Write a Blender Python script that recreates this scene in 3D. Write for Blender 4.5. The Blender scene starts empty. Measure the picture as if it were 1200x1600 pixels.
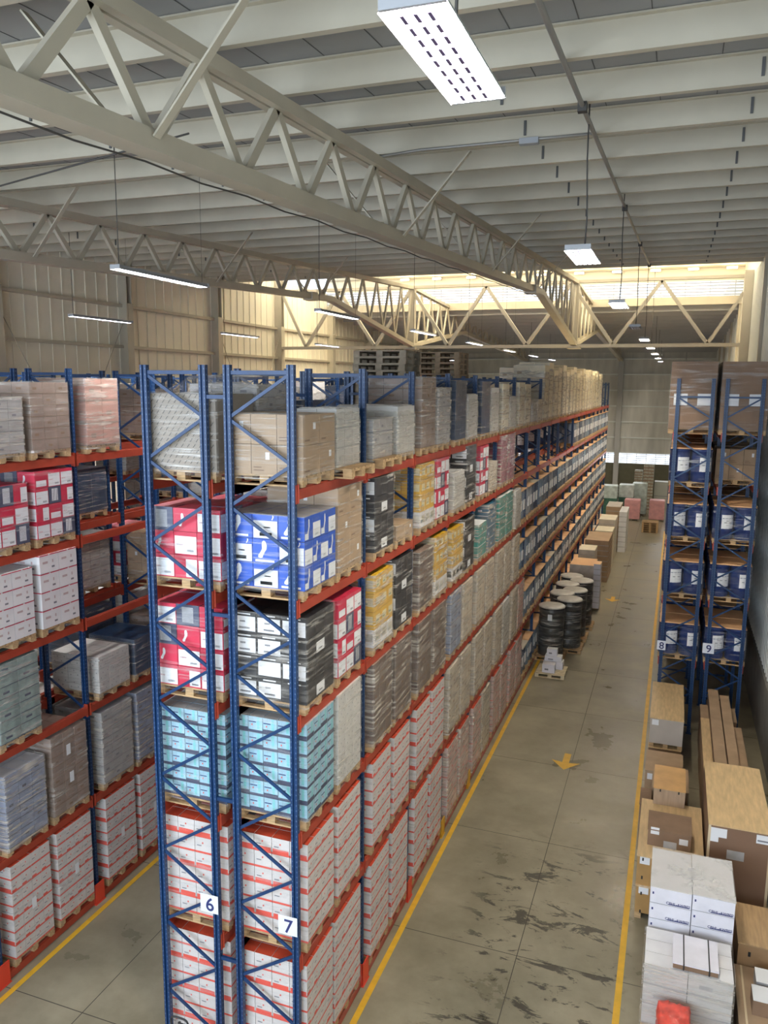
import bpy, math, random
from mathutils import Vector
random.seed(7)
R = math.radians
scene = bpy.context.scene
col = scene.collection

# ---------------------------------------------------------------- camera, world, exposure
cam_d = bpy.data.cameras.new('camera')
cam = bpy.data.objects.new('camera', cam_d)
col.objects.link(cam)
cam_d.sensor_fit = 'HORIZONTAL'
cam_d.sensor_width = 36.0
cam_d.lens = 36.0 * 1245.78 / 1200.0
cam_d.clip_end = 300
yaw, pitch, roll = -0.3491, -0.1591, 0.0088
F = Vector((math.sin(yaw) * math.cos(pitch), math.cos(yaw) * math.cos(pitch), math.sin(pitch)))
Rt = Vector((math.cos(yaw), -math.sin(yaw), 0))
Up = Rt.cross(F)
R2 = Rt * math.cos(roll) + Up * math.sin(roll)
U2 = -Rt * math.sin(roll) + Up * math.cos(roll)
from mathutils import Matrix
m3 = Matrix((R2, U2, -F)).transposed()
cam.matrix_world = Matrix.Translation((4.4575, -8.9841, 10.1111)) @ m3.to_4x4()
scene.camera = cam
scene.view_settings.view_transform = 'Standard'
scene.view_settings.look = 'None'
scene.view_settings.gamma = 1
scene.view_settings.use_curve_mapping = False
scene.view_settings.exposure = 0.58

world = bpy.data.worlds.new('sky'); scene.world = world
world.use_nodes = True
bg = world.node_tree.nodes['Background']
bg.inputs[0].default_value = (0.80, 0.89, 1.0, 1); bg.inputs[1].default_value = 1.6

def area(name, loc, rot, sx, sy, power, color, parent=None):
    d = bpy.data.lights.new(name, 'AREA'); d.shape = 'RECTANGLE'; d.size = sx; d.size_y = sy
    d.energy = power; d.color = color
    o = bpy.data.objects.new(name, d); col.objects.link(o)
    o.location = loc; o.rotation_euler = rot
    if parent: o.parent = parent
    return o
LAMP_W = 980; FRONT_W = 2700; MON_W = 100; MON_NEAR_W = 700; MON_FILL_W = 1500
# daylight through the windows in the wall behind the viewer and through the monitor louvres, plus one added fill
area('front_window_daylight', (-4, -16.4, 9.0), (R(90), 0, 0), 20, 6.0, FRONT_W, (0.72, 0.85, 1.0))
area('monitor_daylight_far', (-4.7, 38.9, 15.33), (R(-90), 0, 0), 23.5, 0.78, MON_W, (1.0, 0.86, 0.60))
area('monitor_daylight_near', (-4.7, 28.1, 16.38), (R(58), 0, 0), 23.5, 0.74, MON_NEAR_W, (1.0, 0.86, 0.60))
area('monitor_fill', (-4.7, 33.4, 16.88), (0, 0, 0), 22, 5.0, MON_FILL_W, (1.0, 0.87, 0.60))  # added fill shining down on the truss; the monitor roof above is closed
area('back_window_daylight', (-4.7, 66.5, 3.7), (R(-90), 0, 0), 23.5, 0.88, 420, (0.9, 0.95, 1.0))

# ---------------------------------------------------------------- materials
MATS = {}
def mat(name, color, rough=0.6, metal=0.0, emit=None, es=1.0, noise=0.0, nscale=3.0, bump=0.0, bscale=20.0, stretch=(1, 1, 1), spec=0.5, coat=0.0):
    if name in MATS: return MATS[name]
    m = bpy.data.materials.new(name); m.use_nodes = True
    nt = m.node_tree; p = nt.nodes['Principled BSDF']
    p.inputs['Base Color'].default_value = (*color, 1)
    p.inputs['Roughness'].default_value = rough
    p.inputs['Metallic'].default_value = metal
    p.inputs['Specular IOR Level'].default_value = spec
    if coat: p.inputs['Coat Weight'].default_value = coat; p.inputs['Coat Roughness'].default_value = 0.25
    if emit:
        p.inputs['Emission Color'].default_value = (*emit, 1); p.inputs['Emission Strength'].default_value = es
    if noise or bump:
        tc = nt.nodes.new('ShaderNodeTexCoord'); mp = nt.nodes.new('ShaderNodeMapping')
        mp.inputs['Scale'].default_value = stretch
        nt.links.new(tc.outputs['Object'], mp.inputs[0])
    if noise:
        n = nt.nodes.new('ShaderNodeTexNoise'); n.inputs['Scale'].default_value = nscale; n.inputs['Detail'].default_value = 5
        nt.links.new(mp.outputs[0], n.inputs['Vector'])
        r = nt.nodes.new('ShaderNodeMapRange'); r.inputs[1].default_value = 0.3; r.inputs[2].default_value = 0.7
        r.inputs[3].default_value = 1 - noise; r.inputs[4].default_value = 1 + noise
        nt.links.new(n.outputs[0], r.inputs[0])
        v = nt.nodes.new('ShaderNodeVectorMath'); v.operation = 'SCALE'; v.inputs[0].default_value = color
        nt.links.new(r.outputs[0], v.inputs['Scale']); nt.links.new(v.outputs[0], p.inputs['Base Color'])
    if bump:
        n2 = nt.nodes.new('ShaderNodeTexNoise'); n2.inputs['Scale'].default_value = bscale; n2.inputs['Detail'].default_value = 3
        nt.links.new(mp.outputs[0], n2.inputs['Vector'])
        b = nt.nodes.new('ShaderNodeBump'); b.inputs['Strength'].default_value = bump; b.inputs['Distance'].default_value = 0.02
        nt.links.new(n2.outputs[0], b.inputs['Height']); nt.links.new(b.outputs[0], p.inputs['Normal'])
    MATS[name] = m
    return m

def film_mat(name, base, streak, tint=(0.85, 0.84, 0.82), lo=0.50, hi=0.66, rough=0.2):
    """stretch film: mostly see-through plastic with whitish slanting stretch marks and gloss"""
    m = bpy.data.materials.new(name); m.use_nodes = True; nt = m.node_tree
    p = nt.nodes['Principled BSDF']; out = nt.nodes['Material Output']
    p.inputs['Base Color'].default_value = (*tint, 1); p.inputs['Roughness'].default_value = rough
    p.inputs['Specular IOR Level'].default_value = 0.8
    tc = nt.nodes.new('ShaderNodeTexCoord')
    oi = nt.nodes.new('ShaderNodeObjectInfo')
    ad = nt.nodes.new('ShaderNodeVectorMath'); ad.operation = 'ADD'
    nt.links.new(tc.outputs['Object'], ad.inputs[0])
    rs = nt.nodes.new('ShaderNodeVectorMath'); rs.operation = 'SCALE'; rs.inputs[0].default_value = (7.1, 3.3, 5.7)
    nt.links.new(oi.outputs['Random'], rs.inputs['Scale']); nt.links.new(rs.outputs[0], ad.inputs[1])
    def nz(scale, rot, det):
        mp = nt.nodes.new('ShaderNodeMapping'); mp.inputs['Scale'].default_value = scale; mp.inputs['Rotation'].default_value = rot
        nt.links.new(ad.outputs[0], mp.inputs[0])
        n = nt.nodes.new('ShaderNodeTexNoise'); n.inputs['Scale'].default_value = 1.0; n.inputs['Detail'].default_value = det; n.inputs['Roughness'].default_value = 0.6
        nt.links.new(mp.outputs[0], n.inputs['Vector']); return n
    n1 = nz((1.3, 1.3, 26), (0.30, -0.22, 0), 4); n2 = nz((1.6, 1.6, 2.2), (0, 0, 0), 2)
    r = nt.nodes.new('ShaderNodeMapRange'); r.inputs[1].default_value = lo; r.inputs[2].default_value = hi
    r.inputs[3].default_value = 0; r.inputs[4].default_value = streak
    nt.links.new(n1.outputs[0], r.inputs[0])
    r2 = nt.nodes.new('ShaderNodeMapRange'); r2.inputs[1].default_value = 0.35; r2.inputs[2].default_value = 0.65; r2.inputs[3].default_value = 0.25; r2.inputs[4].default_value = 1.3
    nt.links.new(n2.outputs[0], r2.inputs[0])
    mu = nt.nodes.new('ShaderNodeMath'); mu.operation = 'MULTIPLY_ADD'; mu.inputs[2].default_value = base
    nt.links.new(r.outputs[0], mu.inputs[0]); nt.links.new(r2.outputs[0], mu.inputs[1])
    b = nt.nodes.new('ShaderNodeBump'); b.inputs['Strength'].default_value = 0.45; b.inputs['Distance'].default_value = 0.03
    nt.links.new(n1.outputs[0], b.inputs['Height']); nt.links.new(b.outputs[0], p.inputs['Normal'])
    t = nt.nodes.new('ShaderNodeBsdfTransparent'); mx = nt.nodes.new('ShaderNodeMixShader')
    nt.links.new(mu.outputs[0], mx.inputs[0]); nt.links.new(t.outputs[0], mx.inputs[1]); nt.links.new(p.outputs[0], mx.inputs[2])
    nt.links.new(mx.outputs[0], out.inputs[0])
    MATS[name] = m
    return m

blue = mat('rack blue paint', (0.006, 0.038, 0.125), 0.40, noise=0.15, nscale=6)
hole = mat('post hole', (0.09, 0.15, 0.26), 0.5)
orange = mat('beam orange paint', (0.42, 0.062, 0.032), 0.42, noise=0.12, nscale=4)
guard_red = mat('guard red', (0.75, 0.06, 0.03), 0.45)
guard_yellow = mat('guard yellow', (0.72, 0.38, 0.02), 0.45)
wood = mat('pallet wood', (0.50, 0.33, 0.17), 0.8, noise=0.3, nscale=5, stretch=(1, 6, 6))
oldwood = mat('grey pallet wood', (0.26, 0.215, 0.155), 0.85, noise=0.35, nscale=5)
plywood = mat('crate plywood', (0.66, 0.47, 0.25), 0.6, noise=0.14, nscale=2.5, stretch=(6, 1, 1))
kraft = mat('kraft board', (0.42, 0.29, 0.18), 0.7, noise=0.10, nscale=3)
kraft_d = mat('dark kraft board', (0.25, 0.155, 0.095), 0.7, noise=0.12, nscale=3)
tape = mat('packing tape', (0.52, 0.40, 0.27), 0.25)
tan = mat('tan board', (0.80, 0.48, 0.25), 0.6, noise=0.08, nscale=2)
white = mat('white board', (0.80, 0.79, 0.80), 0.5, noise=0.05, nscale=4)
lilac = mat('cool white board', (0.78, 0.76, 0.82), 0.45, noise=0.06, nscale=4)
paper = mat('label paper', (0.82, 0.83, 0.85), 0.5)
ink = mat('print grey', (0.22, 0.22, 0.25), 0.6)
ink_navy = mat('navy print', (0.03, 0.04, 0.16), 0.5)
black = mat('black board', (0.018, 0.018, 0.022), 0.3, noise=0.3, nscale=4)
crimson = mat('crimson board', (0.62, 0.03, 0.075), 0.4, noise=0.1, nscale=4)
redc = mat('red print', (0.78, 0.10, 0.07), 0.45)
redtop = mat('red lid', (0.60, 0.075, 0.035), 0.4, noise=0.15, nscale=3)
footblue = mat('royal blue board', (0.03, 0.11, 0.55), 0.35, noise=0.08, nscale=3)
paleblue = mat('pale blue board', (0.36, 0.58, 0.70), 0.35, noise=0.12, nscale=6)
slate = mat('slate band', (0.075, 0.085, 0.14), 0.4)
aqua = mat('aqua print', (0.24, 0.60, 0.62), 0.4)
palegrey = mat('pale grey board', (0.62, 0.60, 0.57), 0.5, noise=0.06, nscale=4)
beige = mat('beige board', (0.62, 0.55, 0.45), 0.5, noise=0.12, nscale=3)
brownw = mat('brown bag stock', (0.30, 0.22, 0.18), 0.35, noise=0.2, nscale=4)
pinkw = mat('rosy brown stock', (0.50, 0.27, 0.22), 0.35, noise=0.1, nscale=3)
pinkbox = mat('pink sack', (0.70, 0.36, 0.36), 0.5, noise=0.12, nscale=4)
yellowc = mat('yellow board', (0.72, 0.42, 0.03), 0.4, noise=0.08, nscale=3)
teal = mat('teal board', (0.015, 0.30, 0.26), 0.35, noise=0.12, nscale=3)
steelblue = mat('steel blue board', (0.03, 0.15, 0.26), 0.35, noise=0.12, nscale=3)
maroon = mat('maroon board', (0.25, 0.015, 0.055), 0.35, noise=0.12, nscale=3)
greyw = mat('grey stock', (0.45, 0.44, 0.44), 0.4, noise=0.15, nscale=4)
greenw = mat('grey green sack', (0.24, 0.31, 0.29), 0.5, noise=0.3, nscale=6)
cream = mat('cream sack', (0.80, 0.72, 0.55), 0.5, noise=0.10, nscale=3)
bluew = mat('dusty blue stock', (0.28, 0.33, 0.46), 0.4, noise=0.2, nscale=4)
drumblue = mat('blue drum plastic', (0.008, 0.03, 0.15), 0.28, noise=0.1, nscale=3)
darkblue = mat('dark blue stock', (0.02, 0.045, 0.10), 0.3, noise=0.2, nscale=3)
blackrub = mat('black drum', (0.015, 0.014, 0.014), 0.35)
film = film_mat('stretch film', 0.07, 0.50, (0.80, 0.76, 0.70))
film_c = film_mat('clear stretch film', 0.02, 0.28, (0.8, 0.8, 0.8))
film_d = film_mat('dense stretch film', 0.14, 0.60, (0.72, 0.66, 0.58), 0.46, 0.62)
film_w = film_mat('milky stretch film', 0.34, 0.55, (0.74, 0.70, 0.62))
steel = mat('cream painted steel', (0.50, 0.455, 0.36), 0.45, noise=0.06, nscale=1.5)
steel_g = mat('grey painted steel', (0.46, 0.45, 0.42), 0.5)
conduit = mat('galvanised conduit', (0.30, 0.29, 0.27), 0.45, metal=0.3)
cable = mat('dark cable', (0.06, 0.055, 0.05), 0.6)
deckm = mat('roof deck sheet', (0.29, 0.295, 0.30), 0.6, noise=0.06, nscale=0.6)
seamm = mat('deck seam', (0.10, 0.10, 0.10), 0.7)
wall_cream = mat('cream wall sheet', (0.84, 0.79, 0.66), 0.5, noise=0.05, nscale=0.7)
wall_grey = mat('grey wall sheet', (0.62, 0.60, 0.54), 0.6, noise=0.14, nscale=0.9, stretch=(2, 2, 0.4))
block = mat('olive block wall', (0.13, 0.12, 0.075), 0.8, noise=0.1, nscale=2)
yline = mat('yellow floor paint', (0.80, 0.46, 0.03), 0.45, noise=0.10, nscale=5)
tube_on = mat('lit fluorescent tube', (1, 1, 1), 0.4, emit=(0.90, 0.90, 1.0), es=9.0)
tube_warm = mat('lit warm tube', (1, 1, 1), 0.4, emit=(1.0, 0.90, 0.66), es=6.0)
tube_off = mat('unlit tube', (0.5, 0.5, 0.5), 0.4)
house = mat('lamp housing', (0.35, 0.36, 0.38), 0.35)
signm = mat('sign plate', (0.78, 0.82, 0.92), 0.4)
strapm = mat('black strap', (0.03, 0.03, 0.03), 0.5)
redwrap = mat('red plastic wrap', (0.78, 0.10, 0.07), 0.3, noise=0.25, nscale=6)

# concrete floor with joints, stains and scuffs
def floor_mat():
    m = bpy.data.materials.new('worn concrete'); m.use_nodes = True; nt = m.node_tree
    N = nt.nodes.new; L = nt.links.new
    p = nt.nodes['Principled BSDF']
    tc = N('ShaderNodeTexCoord')
    n1 = N('ShaderNodeTexNoise'); n1.inputs['Scale'].default_value = 0.55; n1.inputs['Detail'].default_value = 8; n1.inputs['Roughness'].default_value = 0.62
    L(tc.outputs['Object'], n1.inputs['Vector'])
    cr = N('ShaderNodeValToRGB'); cr.color_ramp.elements[0].position = 0.34; cr.color_ramp.elements[0].color = (0.20, 0.175, 0.115, 1)
    cr.color_ramp.elements[1].position = 0.66; cr.color_ramp.elements[1].color = (0.37, 0.325, 0.225, 1)
    L(n1.outputs[0], cr.inputs[0])
    # dark oily scuffs stretched across the aisle, confined to the part near the rack ends
    mp = N('ShaderNodeMapping'); mp.inputs['Scale'].default_value = (1.1, 2.6, 1); mp.inputs['Rotation'].default_value = (0, 0, -0.2)
    mp.inputs['Location'].default_value = (1.3, 0.4, 0)
    L(tc.outputs['Object'], mp.inputs[0])
    n2 = N('ShaderNodeTexNoise'); n2.inputs['Scale'].default_value = 1.0; n2.inputs['Detail'].default_value = 12; n2.inputs['Roughness'].default_value = 0.72
    n2.inputs['Distortion'].default_value = 0.6
    L(mp.outputs[0], n2.inputs['Vector'])
    s = N('ShaderNodeMapRange'); s.inputs[1].default_value = 0.545; s.inputs[2].default_value = 0.58
    L(n2.outputs[0], s.inputs[0])
    sep = N('ShaderNodeSeparateXYZ'); L(tc.outputs['Object'], sep.inputs[0])
    def band(sock, a, b, c, d):
        r1 = N('ShaderNodeMapRange'); r1.inputs[1].default_value = a; r1.inputs[2].default_value = b; L(sock, r1.inputs[0])
        r2 = N('ShaderNodeMapRange'); r2.inputs[1].default_value = c; r2.inputs[2].default_value = d; r2.inputs[3].default_value = 1; r2.inputs[4].default_value = 0; L(sock, r2.inputs[0])
        mm = N('ShaderNodeMath'); mm.operation = 'MULTIPLY'; L(r1.outputs[0], mm.inputs[0]); L(r2.outputs[0], mm.inputs[1]); return mm
    bx = band(sep.outputs[0], 0.9, 1.6, 4.0, 4.3); by = band(sep.outputs[1], -2.0, 0.0, 7.0, 8.3)
    mm = N('ShaderNodeMath'); mm.operation = 'MULTIPLY'; L(bx.outputs[0], mm.inputs[0]); L(by.outputs[0], mm.inputs[1])
    m2 = N('ShaderNodeMath'); m2.operation = 'MULTIPLY'; L(mm.outputs[0], m2.inputs[0]); L(s.outputs[0], m2.inputs[1])
    m3_ = N('ShaderNodeMath'); m3_.operation = 'MULTIPLY'; m3_.inputs[1].default_value = 0.88; L(m2.outputs[0], m3_.inputs[0])
    mx = N('ShaderNodeMix'); mx.data_type = 'RGBA'
    L(m3_.outputs[0], mx.inputs[0]); L(cr.outputs[0], mx.inputs[6]); mx.inputs[7].default_value = (0.035, 0.030, 0.022, 1)
    L(mx.outputs[2], p.inputs['Base Color'])
    rr = N('ShaderNodeMapRange'); rr.inputs[1].default_value = 0.3; rr.inputs[2].default_value = 0.7; rr.inputs[3].default_value = 0.22; rr.inputs[4].default_value = 0.5
    L(n1.outputs[0], rr.inputs[0]); L(rr.outputs[0], p.inputs['Roughness'])
    return m
floor_m = floor_mat()

# ---------------------------------------------------------------- mesh building
class MB:
    def __init__(s): s.v = []; s.f = []; s.m = []; s.mats = []; s.sm = []
    def mi(s, m):
        if m not in s.mats: s.mats.append(m)
        return s.mats.index(m)
    def poly(s, pts, m, smooth=False):
        k = len(s.v); s.v += [tuple(p) for p in pts]; s.f.append(tuple(range(k, k + len(pts)))); s.m.append(s.mi(m)); s.sm.append(smooth)
    def box(s, x0, y0, z0, x1, y1, z1, m, top=None):
        k = len(s.v)
        s.v += [(x0, y0, z0), (x1, y0, z0), (x1, y1, z0), (x0, y1, z0), (x0, y0, z1), (x1, y0, z1), (x1, y1, z1), (x0, y1, z1)]
        fs = [(0, 3, 2, 1), (4, 5, 6, 7), (0, 1, 5, 4), (1, 2, 6, 5), (2, 3, 7, 6), (3, 0, 4, 7)]
        for i, f in enumerate(fs):
            s.f.append(tuple(k + a for a in f)); s.m.append(s.mi(top if (top and i == 1) else m)); s.sm.append(False)
        return s
    def bar(s, a, b, w, h, m, up=(0, 0, 1)):
        a = Vector(a); b = Vector(b); d = (b - a).normalized(); u = Vector(up)
        if abs(d.dot(u)) > 0.98: u = Vector((0, 1, 0))
        sd = d.cross(u).normalized(); u = sd.cross(d).normalized()
        k = len(s.v)
        for p in (a, b):
            for i, j in ((-1, -1), (1, -1), (1, 1), (-1, 1)): s.v.append(tuple(p + sd * (w / 2 * i) + u * (h / 2 * j)))
        for f in ((3, 2, 1, 0), (4, 5, 6, 7), (0, 1, 5, 4), (1, 2, 6, 5), (2, 3, 7, 6), (3, 0, 4, 7)):
            s.f.append(tuple(k + q for q in f)); s.m.append(s.mi(m)); s.sm.append(False)
        return s
    def tube(s, pts, r, m, n=8, cap=True):
        pts = [Vector(p) for p in pts]; rings = []
        for i, p in enumerate(pts):
            d = (pts[min(i + 1, len(pts) - 1)] - pts[max(i - 1, 0)]).normalized()
            u = Vector((0, 0, 1)) if abs(d.z) < 0.9 else Vector((0, 1, 0))
            a = d.cross(u).normalized(); b = a.cross(d); k = len(s.v); rings.append(k)
            for q in range(n):
                t = 2 * math.pi * q / n; s.v.append(tuple(p + a * (r * math.cos(t)) + b * (r * math.sin(t))))
        for i in range(len(rings) - 1):
            for q in range(n):
                s.f.append((rings[i] + q, rings[i] + (q + 1) % n, rings[i + 1] + (q + 1) % n, rings[i + 1] + q)); s.m.append(s.mi(m)); s.sm.append(True)
        if cap:
            for rk, rev in ((rings[0], 0), (rings[-1], 1)):
                s.f.append(tuple(rk + q for q in (range(n) if rev else reversed(range(n))))); s.m.append(s.mi(m)); s.sm.append(False)
        return s
    def lathe(s, cx, cy, prof, m, n=16):
        rings = []
        for r, z in prof:
            k = len(s.v); rings.append(k)
            for q in range(n):
                t = 2 * math.pi * q / n; s.v.append((cx + r * math.cos(t), cy + r * math.sin(t), z))
        for i in range(len(rings) - 1):
            for q in range(n):
                s.f.append((rings[i] + q, rings[i] + (q + 1) % n, rings[i + 1] + (q + 1) % n, rings[i + 1] + q)); s.m.append(s.mi(m)); s.sm.append(True)
        s.f.append(tuple(rings[-1] + q for q in range(n))); s.m.append(s.mi(m)); s.sm.append(False)
        s.f.append(tuple(rings[0] + q for q in reversed(range(n)))); s.m.append(s.mi(m)); s.sm.append(False)
        return s
    def add(s, me, dx=0, dy=0, dz=0):
        k = len(s.v); s.v += [(x + dx, y + dy, z + dz) for x, y, z in me.v]
        for f, mi_, q in zip(me.f, me.m, me.sm):
            s.f.append(tuple(k + a for a in f)); s.m.append(s.mi(me.mats[mi_])); s.sm.append(q)
        return s
    def mesh(s, name):
        me = bpy.data.meshes.new(name); me.from_pydata(s.v, [], s.f)
        for m in s.mats: me.materials.append(m)
        me.polygons.foreach_set('material_index', s.m); me.polygons.foreach_set('use_smooth', s.sm); me.update()
        return me
    def obj(s, name, parent=None, loc=(0, 0, 0), rz=0):
        return put(name, s.mesh(name), parent, loc, rz)
def put(name, me, parent=None, loc=(0, 0, 0), rz=0, scale=None):
    o = bpy.data.objects.new(name, me); col.objects.link(o); o.location = loc
    if rz: o.rotation_euler = (0, 0, rz)
    if scale: o.scale = scale
    if parent: o.parent = parent
    return o
def empty(name, loc=(0, 0, 0), rz=0):
    o = bpy.data.objects.new(name, None); col.objects.link(o); o.location = loc; o.rotation_euler = (0, 0, rz); o.empty_display_size = 0.1
    return o
def tag(o, label=None, cat=None, group=None, kind=None):
    if label: o['label'] = label
    if cat: o['category'] = cat
    if group: o['group'] = group
    if kind: o['kind'] = kind
    return o
def struct(o): o['kind'] = 'structure'; return o
ORD = ['first', 'second', 'third', 'fourth', 'fifth', 'sixth', 'seventh', 'eighth', 'ninth', 'tenth', 'eleventh', 'twelfth',
       'thirteenth', 'fourteenth', 'fifteenth', 'sixteenth', 'seventeenth', 'eighteenth', 'nineteenth', 'twentieth']

# ---------------------------------------------------------------- dimensions
XL, XR, YF, YB = -16.8, 7.35, -16.0, 66.0
YE1, YE2 = 28.5, 38.5                       # near and far edge of the raised roof monitor
def deck(y): return 14.12 + 0.05 * y if y <= YE1 else 14.62 - 0.045 * (y - YE2)
MONZ = 17.3
BAY = 2.4; HR = 10.336
LEV = [0.16, 2.20, 4.05, 5.72, 7.30, 8.80]

# ---------------------------------------------------------------- shell
b = MB(); b.box(XL, YF, -0.2, XR, YB, 0, floor_m); fl = struct(b.obj('floor'))
b = MB()
jm = mat('floor joint', (0.07, 0.06, 0.045), 0.8)
for x in (-13.2, -9.5, -4.0, 2.36): b.box(x - 0.007, YF, 0.0002, x + 0.007, YB, 0.0012, jm)
y = 0.15
while y < YB:
    b.box(XL, y - 0.007, 0.0002, XR, y + 0.007, 0.0012, jm); y += 3.8
b.obj('expansion_joints', fl)
def line(x0, x1, y0, y1, lab):
    o = MB().box(x0, y0, 0.0005, x1, y1, 0.004, yline).obj('floor_line'); tag(o, lab, 'floor marking'); return o
line(0.14, 0.245, -14, 60, 'yellow painted line on the floor along the foot of racks with sign 7')
line(4.08, 4.19, -14, 50, 'yellow painted line along the right side of the wide aisle')
line(-5.48, -5.38, -14, 60, 'yellow painted line in the left aisle, beside the left-hand racks')
line(-2.60, -2.50, -14, 60, 'yellow painted line in the left aisle beside the rack with sign 6')
def arrow(x, y, lab):
    b = MB(); z = 0.006
    b.poly([(x - 0.38, y + 0.12, z), (x, y - 0.38, z), (x + 0.38, y + 0.12, z), (x + 0.09, y + 0.06, z), (x + 0.09, y + 0.62, z), (x - 0.09, y + 0.62, z), (x - 0.09, y + 0.06, z)], yline)
    tag(b.obj('floor_arrow'), lab, 'floor marking', 'painted arrows in the aisle')
arrow(2.2, 11.75, 'yellow arrow painted on the aisle floor, the nearer and larger of the two')
arrow(2.1, 29.6, 'yellow arrow painted on the aisle floor, far one beside the stacked cartons')

# left wall: cream corrugated sheet with columns and girts
b = MB(); b.box(XL - 0.12, YF, 0, XL, YB, 15.7, wall_cream)
y = YF
while y < YB:
    b.box(XL, y, 1.6, XL + 0.03, y + 0.07, 15.6, wall_cream); y += 0.62
wl = struct(b.obj('wall_left'))
COLY = [-8.8, -2.0, 4.8, 11.6, 18.3, 25.1, 31.6, 38.7, 45.4, 52.2, 59.0]
for y in COLY:
    c = MB(); c.box(XL, y - 0.16, 0, XL + 0.42, y - 0.14, deck(y) if not YE1 < y < YE2 else 16.9, steel); c.box(XL, y + 0.14, 0, XL + 0.42, y + 0.16, deck(y) if not YE1 < y < YE2 else 16.9, steel)
    c.box(XL + 0.05, y - 0.14, 0, XL + 0.07, y + 0.14, 13.0, steel); c.box(XL + 0.40, y - 0.2, 0, XL + 0.43, y + 0.2, 13.2, steel)
    c.obj('column', wl)
for i, z in enumerate((1.7, 3.3, 4.9, 6.6, 8.2, 9.9, 11.5, 13.1)):
    MB().box(XL + 0.03, YF, z - 0.06, XL + 0.20, YB, z + 0.06, steel).obj('girt', wl)
# cross rods on the left wall
c = MB()
for (y0, y1) in ((11.6, 18.3), (25.1, 31.6)):
    c.tube([(XL + 0.25, y0, 2), (XL + 0.25, y1, 12.8)], 0.015, steel, 6); c.tube([(XL + 0.25, y1, 2), (XL + 0.25, y0, 12.8)], 0.015, steel, 6)
c.obj('brace_rod', wl)
# right wall
b = MB(); b.box(XR, YF, 0, XR + 0.12, YB, 17.3, wall_cream)
wr = struct(b.obj('wall_right'))
b = MB(); y = YF; ribm = mat('pale wall sheet', (0.80, 0.82, 0.78), 0.45)
while y < YB:
    b.box(XR - 0.035, y, 1.9, XR, y + 0.15, 15.2, ribm); y += 0.36
b.obj('corrugated_sheet', wr)
MB().box(XR - 0.10, YF, 0, XR, YB, 1.9, mat('grey plinth', (0.24, 0.23, 0.21), 0.8, noise=0.15, nscale=2)).obj('plinth', wr)
for y in (-8.8, -2.0, 4.8, 11.6, 18.3, 25.1, 38.7, 45.4, 52.2, 59.0):
    MB().box(XR - 0.16, y - 0.12, 10.9 if y < 28 else 0, XR - 0.04, y + 0.12, deck(y), steel).obj('column', wr)
MB().box(XR - 0.42, 31.35, 0, XR - 0.04, 31.85, 15.3, steel).obj('column', wr)
# back wall: olive block base, louvre band, grey sheet, girts and columns
b = MB(); b.box(XL, YB, 0, XR, YB + 0.15, 3.25, block); b.box(XL, YB, 4.15, XR, YB + 0.15, 14.2, wall_grey)
wb = struct(b.obj('wall_back'))
c = MB(); x = XL
while x < XR: c.box(x, YB - 0.02, 4.2, x + 0.02, YB, 13.6, wall_grey); x += 0.95
c.obj('sheet_rib', wb)
for z in (4.2, 5.55, 6.95, 8.35, 9.75, 11.15, 12.5): MB().box(XL, YB - 0.16, z - 0.05, XR, YB, z + 0.05, ribm).obj('girt', wb)
for x in (-8.85, -0.45, 4.9): MB().box(x - 0.22 if x < 4 else x - 0.05, YB - 0.5, 0, x + 0.22 if x < 4 else x + 0.05, YB - 0.02, 13.4, steel_g).obj('column', wb)
b = MB(); skyp = mat('louvre slat', (0.40, 0.42, 0.46), 0.5)
for k in range(5): b.box(XL, YB + 0.02, 3.32 + k * 0.18, XR, YB + 0.10, 3.37 + k * 0.18, skyp)
x = XL
while x < XR: b.box(x, YB, 3.25, x + 0.04, YB + 0.06, 4.15, steel_g); x += 0.82
struct(b.obj('window_1'))
# front wall (behind the viewer) with a band of windows
b = MB(); b.box(XL, YF - 0.15, 0, XR, YF, 5.9, wall_cream); b.box(XL, YF - 0.15, 12.1, XR, YF, 14, wall_cream)
b.box(XL, YF - 0.15, 5.9, -14, YF, 12.1, wall_cream); b.box(6, YF - 0.15, 5.9, XR, YF, 12.1, wall_cream)
struct(b.obj('wall_front'))
b = MB()
for x in range(-14, 7, 2): b.box(x - 0.04, YF - 0.12, 5.9, x + 0.04, YF - 0.04, 12.1, steel_g)
for z in (5.95, 8.0, 10.0, 12.05): b.box(-14, YF - 0.12, z - 0.04, 6, YF - 0.04, z + 0.04, steel_g)
struct(b.obj('window_2'))

# ceiling: near slope, monitor, far slope
b = MB()
def slab(bb, x0, x1, y0, y1, z0, z1, t, m):
    k = len(bb.v)
    bb.v += [(x0, y0, z0), (x1, y0, z0), (x1, y1, z1), (x0, y1, z1), (x0, y0, z0 + t), (x1, y0, z0 + t), (x1, y1, z1 + t), (x0, y1, z1 + t)]
    for f in ((0, 3, 2, 1), (4, 5, 6, 7), (0, 1, 5, 4), (1, 2, 6, 5), (2, 3, 7, 6), (3, 0, 4, 7)):
        bb.f.append(tuple(k + a for a in f)); bb.m.append(bb.mi(m)); bb.sm.append(False)
slab(b, XL, XR, YF, YE1, deck(YF), deck(YE1), 0.08, deckm)
slab(b, XL, XR, YE2, YB, deck(YE2 + 0.001), deck(YB), 0.08, deckm)
b.box(XL, YE1, MONZ, XR, YE2, MONZ + 0.08, wall_cream)
b.box(XL, YE1 - 0.06, deck(YE1) + 0.0, XR, YE1, 16.0, wall_cream); b.box(XL, YE1 - 0.06, 16.75, XR, YE1, MONZ, wall_cream)
b.box(XL, YE2, 15.72, XR, YE2 + 0.08, MONZ, wall_cream); b.box(XL, YE2 - 0.03, 14.5, XR, YE2 + 0.1, 14.93, steel)
ceil = struct(b.obj('ceiling'))
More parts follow.
